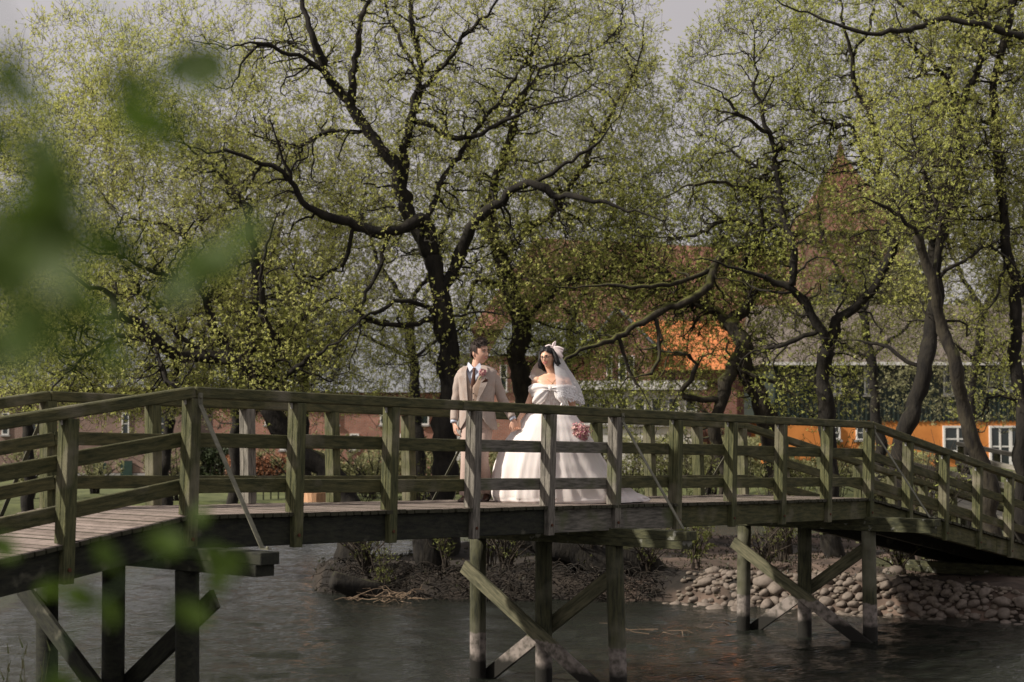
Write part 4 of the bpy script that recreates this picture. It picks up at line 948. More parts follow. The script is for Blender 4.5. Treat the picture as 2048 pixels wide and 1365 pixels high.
# -- wooded background mass, hedge, fence, planter, second footbridge
def hedge(name, label, cat, x0, x1, y0, y1, z1, n, m, size, group=None, zb=None, wob=.3, kind=None):
    g = np.random.default_rng(int(abs(x0*10)+y0)); X = g.uniform(x0, x1, n); Y = g.uniform(y0, y1, n); zb = terrain((x0+x1)/2, y0) if zb is None else zb
    top = z1 + wob*np.sin(X*1.3+y0)*.6+wob*np.sin(X*3.1)*.4
    Z = zb + (top-zb)*g.uniform(0, 1, n)**.7
    root = empty(name, ((x0+x1)/2, (y0+y1)/2, zb), label, cat, group)
    d = g.normal(0, 1, (n, 3)); d /= np.linalg.norm(d, axis=1, keepdims=True)
    V, F = leaves(np.stack([X, Y, Z], 1), d, size, 3); np_mesh('foliage', V, F, m, root)
    ns_ = max(20, n//25); A = np.stack([g.uniform(x0, x1, ns_), g.uniform(y0, y1, ns_), np.full(ns_, zb-.1)], 1); h = g.uniform(.5, 1, (ns_, 1))*(z1-zb)
    B = A+np.concatenate([g.normal(0, .1, (ns_, 2)), h*.5], 1); C = B+np.concatenate([g.normal(0, .15, (ns_, 2)), h*.5], 1)
    V, F = batch_tubes(np.stack([A, B, C], 1), np.tile([.03, .02, .01], (ns_, 1)), 4); np_mesh('stems', V, F, M['bark_light'], root)
    if kind: root['kind'] = kind
    return root
M['beech'] = leaf_mat('brown beech leaf', [(.3,.13,.07), (.42,.2,.11), (.22,.1,.06), (.36,.22,.13)], .2)
hedge('beech_hedge', 'clipped reddish-brown beech hedge on the lawn behind the left spans', 'hedge', at(462,0,66).x, at(640,0,66).x, 66, 67.2, at(0,913,66).z, 5200, M['beech'], .16, wob=.05)
hedge('dark_hedge', 'dark evergreen hedge along the foot of the brick house', 'hedge', at(372,0,78).x, at(470,0,78).x, 78, 79, at(0,895,78).z, 2200, mat('ivy', (.02,.03,.012), .6, (.05,.07,.025), 3), .2, wob=.2)
for k, (x0, x1, yt, lab) in enumerate(((620,960,905,'green hedge on the far lawn behind the man'),(960,1290,888,'green hedge on the far lawn behind the dress'),(1290,1570,880,'green hedge on the far lawn right of the dress'),(1560,1860,905,'low hedge in front of the orange house'))):
    hedge('far_hedge', lab, 'hedge', at(x0,0,64).x, at(x1,0,64).x, 64, 66, at(0,yt,64).z, 3600, M['leaf3'], .17, 'hedges on the far lawn', wob=.5)
mb = MB(); mb2 = MB(); xa = at(490,0,60).x; xb = at(705,0,60).x; zq = .42; k = xa
fn = empty('picket_fence', (xa, 60, zq), 'dark picket fence at the edge of the lawn seen under the lower rail', 'fence')
for h in (.35, .75): mb2.box((xa, 60.03, zq+h), (xb, 60.07, zq+h+.07))
while k < xb: mb.box((k, 60, zq-.2), (k+.05, 60.028, zq+.95)); k += .28
part('picket', mb, M['dark_wood'], fn); part('fence_rail', mb2, M['dark_wood'], fn)
pl = empty('wooden_tub', (at(632,998,40).x, 40, .4), 'light wooden tub standing low behind the second span from the left corner', 'tub')
c = pl.location; mb = MB(); z_ = at(0,1010,40).z; zt = at(0,985,40).z
n_ = 18
for k in range(n_):
    a = 2*math.pi*k/n_; a2 = 2*math.pi*(k+.93)/n_; q_ = []
    for r in (.3, .26):
        for z in (z_-.25, zt):
            rr = r+(.03 if z == zt else 0)
            q_ += [Vector((c.x+rr*math.cos(a), c.y+rr*math.sin(a), z)), Vector((c.x+rr*math.cos(a2), c.y+rr*math.sin(a2), z))]
    mb.add(q_, ((0,1,3,2),(5,4,6,7),(2,3,7,6),(0,4,5,1),(0,2,6,4),(1,5,7,3)))
part('staves', mb, mat('light new wood', (.5,.27,.15), .6, (.62,.38,.22), 6, (8,8,1)), pl)
mb = MB(); mb.rings([[Vector((c.x+r*math.cos(a), c.y+r*math.sin(a), z)) for a in [2*math.pi*k/24 for k in range(24)]] for z, r in ((z_+.02,.318),(z_+.07,.325))]); part('hoop', mb, M['steel'], pl)
mb = MB(); mb.tube([(c.x,c.y,z_),(c.x,c.y,zt-.05)], [.25,.28], 16); part('soil', mb, M['bark'], pl)
# second footbridge railing beyond the island, pale and weathered
A = at(1800,888,36); B = at(2190,970,30.5); root = empty('far_footbridge', (A.x, A.y, .6), 'pale grey railing and deck of another footbridge beyond the ramp, at the right edge', 'bridge')
dv = (B-A).normalized(); Lb = (B-A).length; dvh = Vector((dv.x, dv.y, 0)).normalized(); nv = Vector((-dvh.y, dvh.x, 0))
for sgn in (0, 1):
    off = nv*1.6*sgn
    bar('handrail', A+off, B+off, .12, .09, M['pale_wood'], root)
    for h in (-.42, -.8): bar('rail', A+off+Vector((0,0,h))+nv*.06*(1-2*sgn), B+off+Vector((0,0,h))+nv*.06*(1-2*sgn), .04, .12, M['pale_wood'] if h > -.5 else M['moss_wood'], root)
    k = .1
    while k < Lb:
        p_ = A+off+dv*k; mb = MB(); mb.box((-.05,-.05,-1.35),(.05,.05,-.047), Matrix.Translation(p_) @ Matrix.Rotation(math.atan2(dv.y,dv.x),4,'Z')); part('post', mb, M['moss_wood'], root); k += 1.25
bar('deck', A+nv*.8+Vector((0,0,-1.1)), B+nv*.8+Vector((0,0,-1.1)), 1.5, .06, M['pale_wood'], root)
for k in (.3, Lb*.5, Lb-.3):
    p_ = A+nv*.8+dv*k
    for u in (-.7, .7):
        q_ = p_+nv*u; mb = MB(); mb.tube([(q_.x,q_.y,-.4),(q_.x,q_.y,p_.z-1.14)], .08, 10); part('pile', mb, pile_m, root, smooth=True)
# wood of distant trees closing the horizon
def distant(name, x0, x1, D, yt, n, lab):
    g = np.random.default_rng(n); a = at(x0,0,D); b = at(x1,0,D); ztop = at(0,yt,D).z
    X = g.uniform(a.x, b.x, n); Z = .5+(ztop-.5)*g.uniform(0, 1, n)**.8*(1+.18*np.sin(X*.5)+.1*np.sin(X*1.7)); Y = D+g.uniform(0, 6, n)
    d = g.normal(0, 1, (n, 3)); d /= np.linalg.norm(d, axis=1, keepdims=True); V, F = leaves(np.stack([X, Y, Z], 1), d, .5, 4)
    o = np_mesh(name, V, F, M['wood_leaf'], None); setp(o, lab, 'wood', kind='stuff')
M['wood_leaf'] = leaf_mat('distant leaf', [(.06,.065,.035), (.1,.1,.055), (.13,.13,.075), (.08,.07,.05)], .2)
distant('distant_wood', -400, 700, 125, 745, 16000, 'hazy far wood behind the houses at left')
distant('distant_wood', 1380, 2500, 118, 560, 26000, 'brownish-green far wood behind the orange house at right')

# ------------------------------------------------------------ people
def ell(z, xl, xr, cy, rf, rb, n=48, a0=0, a1=2*math.pi, fold=None, p=2.2):
    cx = (xl+xr)/2; rx = (xr-xl)/2; out = []
    full = abs(a1-a0-2*math.pi) < 1e-6
    for k in range(n):
        a = a0+(a1-a0)*k/(n if full else n-1); c, s_ = math.cos(a), math.sin(a)
        e = 2/p; x = math.copysign(abs(c)**e, c); y = math.copysign(abs(s_)**e, s_)
        f = 1+(fold(a, z) if fold else 0)
        out.append(Vector((cx+rx*x*f, cy+(-rf if s_ > 0 else -rb)*y*f, z)))
    return out
def lerp_rings(prof, nz_):
    zs_ = [q[0] for q in prof]; out = []
    for k in range(nz_+1):
        t = k/nz_*(len(prof)-1); i = min(int(t), len(prof)-2); f = t-i
        g = f*f*(3-2*f)*.35+f*.65
        out.append([prof[i][j]+(prof[i+1][j]-prof[i][j])*g if j else prof[i][0]+(prof[i+1][0]-prof[i][0])*f for j in range(len(prof[0]))])
    return out
def head_shape(mb, Mx, s=1.0, fem=False):
    rx, ry, rz = .074*s, .094*s, .12*s
    def g(a, b, c, d): return math.exp(-(a/b)**2-(c/d)**2)
    vs = []; seg, rg = 56, 44
    for i in range(rg+1):
        th = math.pi*i/rg
        for k in range(seg):
            a = 2*math.pi*k/seg; x, y, z = math.sin(th)*math.cos(a), math.sin(th)*math.sin(a), math.cos(th)
            t = max(0, -z); X = x*rx*(1-(.34 if fem else .27)*t**1.4); Y = y*ry; Z = z*rz
            if y > 0 and z < -.1: Y *= 1-.45*min(1, (-z-.1)/.7)
            if y < 0:
                Y *= 1+.02*t
                Y -= s*.026*g(x, .13, z+.17, .14)*(1.15 if not fem else .8); Y -= s*.008*g(x, .1, z-.05, .2)
                Y += s*.009*(g(x-.4, .2, z-.06, .12)+g(x+.4, .2, z-.06, .12)); Y -= s*.004*g(x, .6, z-.26, .1)
                Y -= s*.006*g(x, .25, z+.44, .08); Y += s*.003*g(x, .3, z+.58, .05); Y -= s*.016*g(x, .28, z+.8, .16)
                Y -= s*.005*(g(x-.5, .2, z+.22, .2)+g(x+.5, .2, z+.22, .2))
            vs.append(Mx @ Vector((X, Y, Z)))
    fs = [(i*seg+k, (i+1)*seg+k, (i+1)*seg+(k+1)%seg, i*seg+(k+1)%seg) for i in range(rg) for k in range(seg)]
    mb.add(vs, fs)
    for sx in (-1, 1):
        mb.ball(Mx @ Vector((sx*.075*s, .012*s, -.008*s)), (.011*s, .018*s, .031*s), 12, 8, Mx=Mx.to_3x3().to_4x4() @ Matrix.Rotation(.25*sx, 4, 'Z'))
def hand(mb, wrist, d, nrm, thumb, curl=.5, s=1.0, spread=.16):
    """wrist point, direction of the hand, palm-side normal (fingers curl that way), thumb-side direction"""
    d = d.normalized(); side = (thumb-d*thumb.dot(d)).normalized(); nrm = d.cross(side); nrm = nrm if nrm.dot(Vector(nrm)) > 0 else -nrm
    if isinstance(curl, (int, float)): curl = [curl]*4
    n_ = -nrm if PALM_FLIP else nrm
    W_ = .041*s; rings = []
    for f, wx, th in ((-.25,.6,.019),(0,.66,.0185),(.3,.85,.0165),(.7,1,.0145),(.97,.98,.012),(1.04,.8,.008)):
        c = wrist+d*.092*s*f; rings.append([c+side*W_*wx*math.cos(a)+n_*th*s*math.sin(a) for a in [2*math.pi*k/16 for k in range(16)]])
    mb.rings(rings)
    for k, (o, ln, r) in enumerate(((.031,.072,.0092),(.0105,.08,.0095),(-.0105,.075,.009),(-.030,.058,.0082))):
        p = wrist+d*.078*s+side*o*s; dd = (d+side*spread*(o/.031)).normalized(); pts = [p-d*.01*s, p+dd*.014*s]; ang = 0; q = pts[-1]
        for j, fr in enumerate((.45,.3,.25)):
            ang += curl[k]*(.75 if j == 0 else 1.0); v = dd*math.cos(ang)+n_*math.sin(ang); q = q+v*ln*s*fr; pts.append(q)
        mb.tube(pts, [r*s, r*s, r*.95*s, r*.88*s, r*.66*s], 10); mb.ball(pts[-1], r*.7*s, 8, 6)
    p = wrist+d*.02*s+side*.022*s; v = (d*.72+side*.62+n_*.3).normalized(); q1 = p+v*.034*s; q2 = q1+(d*.9+side*.3+n_*.3).normalized()*.03*s; q3 = q2+(d*.95+n_*.25).normalized()*.024*s
    mb.tube([p, q1, q2, q3], [.0135*s,.012*s,.0105*s,.0075*s], 10); mb.ball(q3, .0078*s, 8, 6)
PALM_FLIP = False
def limb(mb, pts, rad, n=16):
    q, r_ = smooth_path([Vector(p) for p in pts], rad, .04); mb.tube(q, r_, n)
    for p, r in ((pts[0], rad[0]), (pts[-1], rad[-1])): mb.ball(p, r*.98, 12, 8)
def remesh(o, vox):
    md = o.modifiers.new('skin', 'REMESH'); md.mode = 'VOXEL'; md.voxel_size = vox; md.use_smooth_shade = True
    sm = o.modifiers.new('smooth', 'SMOOTH'); sm.factor = .5; sm.iterations = 2
def face_bits(root, Mx, s, skin_lip, brow_c, smile=1.0, teeth=True):
    wh = MB(); ir = MB(); br = MB(); lp = MB(); th = MB()
    for sx in (-1, 1):
        wh.ball(Mx @ Vector((sx*.029*s, -.0835*s, .008*s)), (.0125*s,.006*s,.0062*s), 12, 8, Mx=Mx.to_3x3().to_4x4())
        ir.ball(Mx @ Vector((sx*.029*s, -.0885*s, .008*s)), (.0056*s,.003*s,.0056*s), 10, 7, Mx=Mx.to_3x3().to_4x4())
        br.tube([Mx @ Vector((sx*q*s, y*s, z*s)) for q, y, z in ((.012,-.0955,.0255),(.028,-.0925,.0315),(.045,-.080,.0265))], [.0032*s,.0042*s,.002*s], 6)
        ir.tube([Mx @ Vector((sx*q*s, y*s, z*s)) for q, y, z in ((.016,-.0895,.0115),(.029,-.0912,.0158),(.042,-.083,.0115))], [.0012*s,.0017*s,.001*s], 5)
    up = [(-.031,-.081,-.039),(-.016,-.0945,-.0465),(0,-.0985,-.047),(.016,-.0945,-.0465),(.031,-.081,-.039)]
    lo = [(-.031,-.081,-.039),(-.018,-.0925,-.0565),(0,-.0965,-.064),(.018,-.0925,-.0565),(.031,-.081,-.039)]
    f = lambda L_: [Mx @ (Vector(p)*s) for p in L_]
    lp.tube(f(up), [.0015*s,.0026*s,.0026*s,.0026*s,.0015*s], 8); lp.tube(f(lo), [.0015*s,.0035*s,.004*s,.0035*s,.0015*s], 8)
    th.rings([f([(-.024,-.0835,-.0435),(-.014,-.0925,-.0485),(0,-.096,-.049),(.014,-.0925,-.0485),(.024,-.0835,-.0435)]), f([(-.023,-.0835,-.0455),(-.015,-.091,-.0525),(0,-.0945,-.057),(.015,-.091,-.0525),(.023,-.0835,-.0455)])], closed=False, cap=False)
    part('eyes', wh, M['eye_white'], root, True); part('irises', ir, M['iris'], root, True); part('eyebrows', br, brow_c, root, True); part('lips', lp, skin_lip, root, True); part('teeth', th, M['teeth'], root, True)
M['eye_white'] = mat('eye white', (.6,.57,.54), .3); M['iris'] = mat('dark iris', (.015,.009,.006), .2); M['teeth'] = mat('teeth', (.75,.71,.66), .3)
M['lip_m'] = mat('lip', (.4,.15,.12), .45); M['lip_f'] = mat('rose lip', (.42,.09,.09), .4)
M['hair_brown'] = mat('dark brown hair', (.014,.009,.007), .8, (.035,.022,.016), 30, (1,1,.2), .4, 60)
M['hair_black'] = mat('black hair', (.004,.0035,.004), .6, (.01,.008,.009), 30, (1,1,.2), .4, 60)
M['tweed'] = mat('beige tweed', (.36,.3,.265), .95, (.45,.385,.345), 120, bump=.3, bscale=260, dirt=((.38,.295,.25), 14, .45, .7), spec=.15)
M['vest'] = mat('vest tweed', (.33,.245,.19), .95, (.4,.3,.24), 120, bump=.3, bscale=260, spec=.15)
M['trouser'] = mat('pink beige wool', (.43,.325,.28), .95, (.5,.385,.335), 60, spec=.15)
M['shirt'] = mat('pale blue shirt', (.52,.57,.68), .7, (.6,.64,.74), 20); M['tie'] = mat('brown tie', (.06,.022,.012), .6, (.1,.04,.022), 60)
M['button'] = mat('dark button', (.02,.013,.01), .4); M['shoe'] = mat('dark brown leather', (.02,.01,.007), .3, (.045,.02,.013), 20)

def lean_shadow_dummy(): pass
GP = bp(5.18, 1.355); GZ = GP.z
groom = empty('person', (GP.x, GP.y, GZ), 'man in beige three-piece suit, brown tie and pink boutonniere, smiling at the woman', 'person', None)
def G(x, z, y=0): return Vector((GP.x+x, GP.y+y, GZ+z))
HG = Matrix.Translation(G(.028, 1.712, -.01)) @ Matrix.Rotation(R(48), 4, 'Z') @ Matrix.Rotation(R(3), 4, 'X') @ Matrix.Rotation(R(-3), 4, 'Y')
mb = MB(); head_shape(mb, HG, 1.12)
limb(mb, [G(-.01,1.45,.02), G(-.005,1.56,.015), G(.02,1.66,.015)], [.075,.06,.06])
tors = [(.86,-.16,.16,.02,.12,.13),(1.0,-.155,.155,.01,.11,.12),(1.15,-.15,.15,0,.11,.11),(1.3,-.17,.17,0,.12,.12),(1.42,-.19,.19,.01,.11,.12),(1.5,-.15,.15,.02,.07,.08),(1.54,-.08,.08,.02,.05,.06)]
mb.rings([[p+Vector((GP.x,GP.y,GZ)) for p in ell(*r, n=28)] for r in lerp_rings(tors, 20)])
armL = [G(-.19,1.45,.01), G(-.235,1.16,.04), G(-.262,.905,-.03)]; armR = [G(.19,1.45,0), G(.29,1.17,.02), G(.41,.945,-.05)]
limb(mb, armL, [.055,.042,.028]); limb(mb, armR, [.055,.042,.028])
PALM_FLIP = True
hand(mb, G(-.262,.9,-.03), Vector((.12,-.2,-1)), None, Vector((.35,-1,0)), [.35,.42,.48,.55], 1.02)
PALM_FLIP = False
hand(mb, G(.413,.935,-.05), Vector((.25,-.05,-1)), None, Vector((-1,-.25,.0)), [.75,.85,.9,.95], 1.0)
PALM_FLIP = False
legA = [G(-.085,.92,.01), G(-.1,.5,-.09), G(-.13,.1,-.03)]; legB = [G(.085,.92,.02), G(.045,.5,.0), G(.115,.13,.33)]
limb(mb, legA, [.085,.058,.04]); limb(mb, legB, [.085,.058,.04])
body = part('body', mb, M['skin'], groom, True); remesh(body, .0058)
face_bits(groom, HG, 1.12, M['lip_m'], M['hair_brown'])
# stubble is left to the skin; hair shell with tufts
def hair_cap(Mx, s, m, root, test, lift=.008, name='hair'):
    mb = MB(); seg, rg = 48, 30; idx = {}; vs = []; fs = []
    for i in range(rg+1):
        th = math.pi*i/rg
        for k in range(seg):
            a = 2*math.pi*k/seg; u = Vector((math.sin(th)*math.cos(a), math.sin(th)*math.sin(a), math.cos(th)))
            e = lift*(1+1.2*mnoise.noise(u*3+Vector((s,0,0)))); vs.append(Mx @ Vector((u.x*(.074*s+e), u.y*(.094*s+e), u.z*(.12*s+e*1.3))))
    for i in range(rg):
        for k in range(seg):
            th = math.pi*(i+.5)/rg; a = 2*math.pi*(k+.5)/seg; u = Vector((math.sin(th)*math.cos(a), math.sin(th)*math.sin(a), math.cos(th)))
            if test(u): fs.append((i*seg+k, (i+1)*seg+k, (i+1)*seg+(k+1)%seg, i*seg+(k+1)%seg))
    mb.add(vs, fs); return mb
def g_test(u):
    if u.y < -.25: return u.z > .52+.1*u.x
    if u.y < .05: return u.z > (.3 if abs(u.x) < .93 else -.02)
    if u.y < .35: return u.z > .12
    return u.z > -.42
hm = hair_cap(HG, 1.12, None, None, g_test, .016)
q = random.Random(5)
for k in range(330):
    th = q.uniform(0, 1.9); a = q.uniform(0, 6.28); u = Vector((math.sin(th)*math.cos(a), math.sin(th)*math.sin(a), math.cos(th)))
    if not g_test(u): continue
    p = Vector((u.x*.085, u.y*.107, u.z*.138)); tn = Vector((q.uniform(-.5,.5), -.5 if u.z > .5 else .2, -.7 if u.z < .5 else .1)); t = (u*.55+tn).normalized()
    L_ = q.uniform(.03, .058) if u.z > .3 else q.uniform(.014, .022)
    hm.tube([HG @ p, HG @ (p+t*L_*.55+u*.006), HG @ (p+t*L_)], [.006,.005,.0012], 5)
part('hair', hm, M['hair_brown'], groom, True)
O = Vector((GP.x, GP.y, GZ))
TW = R(8)       # torso turned a little to the left of the picture
def opening(z, tab):
    for (za, la, ra), (zb_, lb, rb_) in zip(tab, tab[1:]):
        if zb_ <= z <= za: f = (za-z)/(za-zb_); return la+(lb-la)*f, ra+(rb_-ra)*f
    return tab[-1][1:] if z < tab[-1][0] else tab[0][1:]
def shell(prof, tab, nz_, n, m, name, root, th=.006, fold=None, off=0):
    """open-fronted garment; tab gives the left and right edge x of the opening by height"""
    rings = []
    for r in lerp_rings(prof, nz_):
        z, xl, xr, cy, rf, rb = r; cx = (xl+xr)/2; rx = (xr-xl)/2; l_, r_ = opening(z, tab)
        aL = math.acos(max(-1, min(1, (l_-cx)/rx))); aR = math.acos(max(-1, min(1, (r_-cx)/rx)))
        # go from left edge (angle aL > 90deg) round the back to the right edge
        rings.append([p+O for p in ell(z, xl, xr, cy, rf, rb, n=n, a0=aL, a1=2*math.pi+aR, fold=fold, p=2.3)])
    mb = MB(); mb.rings(rings, cap=False, closed=False)
    o = part(name, mb, m, root, True); md = o.modifiers.new('thickness', 'SOLIDIFY'); md.thickness = th; md.offset = 1; return o, rings
# shirt torso
sp = [(.95,-.165,.165,.01,.12,.125),(1.15,-.16,.16,0,.118,.118),(1.3,-.18,.18,0,.128,.125),(1.42,-.2,.2,.01,.118,.125),(1.5,-.165,.165,.02,.08,.09),(1.545,-.082,.082,.018,.06,.065)]
mb = MB(); mb.rings([[p+O for p in ell(*r, n=40)] for r in lerp_rings(sp, 26)]); part('shirt', mb, M['shirt'], groom, True)
off = [(r[0], r[1]-.01, r[2]+.01, r[3], r[4]+.011, r[5]+.011) for r in sp[:-1]]
off[0] = (.93, -.172, .172, .01, .13, .13)
CX = -.045
vest, _ = shell(off[::-1], [(1.5,CX-.07,CX+.075),(1.42,CX-.045,CX+.05),(1.3,CX-.004,CX+.004),(1.0,CX-.003,CX+.003),(.93,CX-.03,CX+.03)], 26, 60, M['vest'], 'waistcoat', groom, .004)
jp = [(1.562,-.085,.085,.02,.055,.07),(1.55,-.13,.13,.02,.08,.09),(1.525,-.19,.19,.015,.095,.105),(1.49,-.222,.222,.01,.112,.12),(1.42,-.225,.225,.005,.135,.135),(1.3,-.205,.205,0,.148,.14),(1.15,-.19,.185,0,.14,.13),(1.05,-.197,.195,0,.145,.135),(.93,-.205,.21,.005,.15,.145),(.825,-.212,.225,.01,.15,.15)]
def jf(a, z): return .012*math.sin(3*a+z*9)*(1 if z < 1.3 else .3)
jk, jr = shell(jp, [(1.562,CX-.05,CX+.075),(1.5,CX-.068,CX+.095),(1.42,CX-.066,CX+.09),(1.28,CX-.06,CX+.06),(1.13,CX-.05,CX+.035),(1.0,CX-.045,CX+.075),(.92,CX-.075,CX+.12),(.825,CX-.14,CX+.2)], 40, 72, M['tweed'], 'jacket', groom, .008, jf)
# lapels folded back from the edges
for sgn, idx in ((-1, 0), (1, -1)):
    mb = MB(); A_ = []; B_ = []
    for r in jr:
        e = r[idx]; z = e.z-GZ
        if 1.13 < z < 1.545:
            f = (z-1.13)/.415; wd = .012+.075*math.sin(min(1, f*1.15)*math.pi*.62) if f < .72 else (.052 if f < .8 else .06)
            j = 1 if idx == 0 else -2; inn = r[4 if idx == 0 else -5]; t = (inn-e).normalized()
            A_.append(e+Vector((0,-.018,0))); B_.append(e+t*wd+Vector((0,-.022,.012)))
    mb.rings([A_, B_], cap=False, closed=False); o = part('lapel', mb, M['tweed'], groom, False); md = o.modifiers.new('t', 'SOLIDIFY'); md.thickness = .006; md.offset = 0
# sleeves
def sleeve(pts, rad, name, m, root, n=20, wr=.06):
    q, r_ = smooth_path([Vector(p) for p in pts], rad, .03); mb = MB(); rings = []; t0 = (q[1]-q[0]).normalized(); u = t0.cross(Vector((0,1,0))).normalized()
    for i, p in enumerate(q):
        t = (q[min(i+1,len(q)-1)]-q[max(i-1,0)]).normalized(); u = (u-t*u.dot(t)).normalized(); v = t.cross(u); el = math.exp(-((i/len(q)-.5)/.13)**2)
        rings.append([p+(u*math.cos(a)+v*math.sin(a))*r_[i]*(1+(.03+wr*el)*math.sin(i*1.5+math.cos(a)*2)) for a in [2*math.pi*k/n for k in range(n)]])
    mb.rings(rings); part(name, mb, m, root, True)
sleeve([G(-.15,1.48,.01), G(-.197,1.4,.01), G(-.24,1.16,.04), G(-.264,.93,-.02)], [.058,.07,.056,.046], 'sleeve', M['tweed'], groom)
sleeve([G(.15,1.48,.0), G(.197,1.4,0), G(.293,1.17,.02), G(.4,.965,-.045)], [.058,.07,.056,.046], 'sleeve', M['tweed'], groom)
for a_, b_ in ((G(-.265,.94,-.022), G(-.267,.905,-.03)), (G(.395,.972,-.043), G(.413,.94,-.05))):
    mb = MB(); mb.tube([a_, b_], [.038, .039], 18); part('shirt_cuff', mb, M['shirt'], groom, True)
# trousers and shoes
mb = MB()
mb.rings([[p+O for p in ell(*r, n=30)] for r in lerp_rings([(1.02,-.162,.162,.01,.125,.13),(.93,-.175,.175,.01,.13,.14),(.84,-.17,.175,.01,.12,.135)], 8)])
for pts, rad in ((legA, [.105,.085,.075]), (legB, [.105,.085,.078])):
    p = [Vector(x) for x in pts]; p[2].z -= .02; q_, r_ = smooth_path([p[0], p[0].lerp(p[1], .5), p[1], p[1].lerp(p[2], .55), p[2]], [rad[0], .1, rad[1], .077, rad[2]], .04); mb.tube(q_, r_, 22)
o = part('trousers', mb, M['trouser'], groom, True); remesh(o, .009)
for (x, z, y, hx) in ((-.13,0,-.03,0), (.115,.035,.33,-.25)):
    c = G(x, z+.004, y); mb = MB(); Rz = Matrix.Translation(c) @ Matrix.Rotation(R(-14), 4, 'Z') @ Matrix.Rotation(hx*-1, 4, 'X')
    rings = []
    for f, wd, h in ((.09,.03,.05),(.07,.036,.09),(.02,.038,.1),(-.05,.04,.075),(-.12,.046,.055),(-.18,.043,.045),(-.215,.028,.035),(-.225,.012,.022)):
        rings.append([Rz @ Vector((wd*math.cos(a), f, max(0, h*.5+h*.5*math.sin(a)))) for a in [2*math.pi*k/16 for k in range(16)]])
    mb.rings(rings); sh = part('shoe', mb, M['shoe'], groom, True)
    mb = MB(); 
    mb.rings([[Rz @ Vector((wd*1.06*s_, f, zz)) for f, wd, s_ in ((.095,.03,1),(.02,.038,1),(-.05,.041,1),(-.12,.047,1),(-.18,.044,1),(-.23,.014,1),(-.23,.014,-1),(-.18,.044,-1),(-.12,.047,-1),(-.05,.041,-1),(.02,.038,-1),(.095,.03,-1))] for zz in (-.002, .012)]); part('sole', mb, M['button'], sh)
# collar, tie, buttons, square, boutonniere
mb = MB(); yF = -.09
for sgn in (-1, 1):
    cx = CX+.012; mb.add([G(cx+sgn*.008,1.535,-.085), G(cx+sgn*.062,1.595,-.03), G(cx+sgn*.078,1.545,-.06), G(cx+sgn*.05,1.487,-.118)], [(0,1,2,3)])
    mb.add([G(cx+sgn*.062,1.595,-.03), G(cx+sgn*.075,1.6,.04), G(cx+sgn*.085,1.55,.04), G(cx+sgn*.078,1.545,-.06)], [(0,1,2,3)])
o = part('shirt_collar', mb, M['shirt'], groom); md = o.modifiers.new('t','SOLIDIFY'); md.thickness = .004
mb = MB(); tc_ = CX+.012; rings = []
for z, wd, y in ((1.532,.017,-.1),(1.515,.021,-.118),(1.495,.013,-.121),(1.45,.019,-.128),(1.38,.025,-.131),(1.3,.028,-.129),(1.24,.022,-.12)):
    rings.append([G(tc_+wd*math.cos(a)-(1.53-z)*.06, z, y+.008*math.sin(a)) for a in [2*math.pi*k/12 for k in range(12)]])
mb.rings(rings); part('tie', mb, M['tie'], groom, True)
mb = MB()
for z in (1.235, 1.165, 1.095): mb.ball(G(CX+.006, z, -.146), (.009,.004,.009), 10, 6)
mb.ball(G(CX-.062, 1.135, -.158), (.011,.005,.011), 10, 6); part('buttons', mb, M['button'], groom, True)
mb = MB(); mb.add([G(.045,1.355,-.158), G(.125,1.375,-.15), G(.12,1.405,-.15), G(.105,1.4,-.158), G(.1,1.418,-.155), G(.078,1.385,-.16)], [(0,1,2,3,4,5)])
o = part('pocket_square', mb, M['tie'], groom); md = o.modifiers.new('t','SOLIDIFY'); md.thickness = .006
PK = [(.62,.3,.3), (.66,.47,.42), (.5,.12,.24), (.7,.58,.48), (.55,.3,.3), (.66,.44,.36), (.5,.04,.24)]
M['petal'] = leaf_mat('pink petals', PK, .25); M['stem'] = mat('green stem', (.05,.1,.03), .6)
def posy(mb, c, rad, n, fs, seed, stretch=(1,1,1)):
    q = random.Random(seed)
    for k in range(n):
        u = Vector((q.gauss(0,1), q.gauss(0,1), q.gauss(0,1))).normalized(); p = c+Vector((u.x*stretch[0], u.y*stretch[1], u.z*stretch[2]))*rad*q.uniform(.75, 1.08)
        r = fs*q.uniform(.6, 1.3); nrm = (u+Vector((q.uniform(-.3,.3), q.uniform(-.3,.3), q.uniform(-.3,.3)))).normalized(); t = nrm.orthogonal().normalized(); b_ = nrm.cross(t); m = q.choice((4,5,6))
        for j in range(m):
            a = 2*math.pi*j/m+q.random(); o = t*math.cos(a)+b_*math.sin(a); s_ = t*math.cos(a+1.57)+b_*math.sin(a+1.57)
            if j == 0: base_i = None
            mb.add([p, p+o*r*.6+s_*r*.4+nrm*r*.25, p+o*r+nrm*r*.5, p+o*r*.6-s_*r*.4+nrm*r*.25], [(0,1,2,3)])
mb = MB(); posy(mb, G(.065,1.475,-.15), .036, 60, .016, 8, (1,.6,1.1)); bt = part('boutonniere', mb, M['petal'], groom)
mb = MB(); mb.tube([G(.05,1.43,-.15), G(.02,1.395,-.155)], [.007,.005], 8); part('stem', mb, M['stem'], bt)

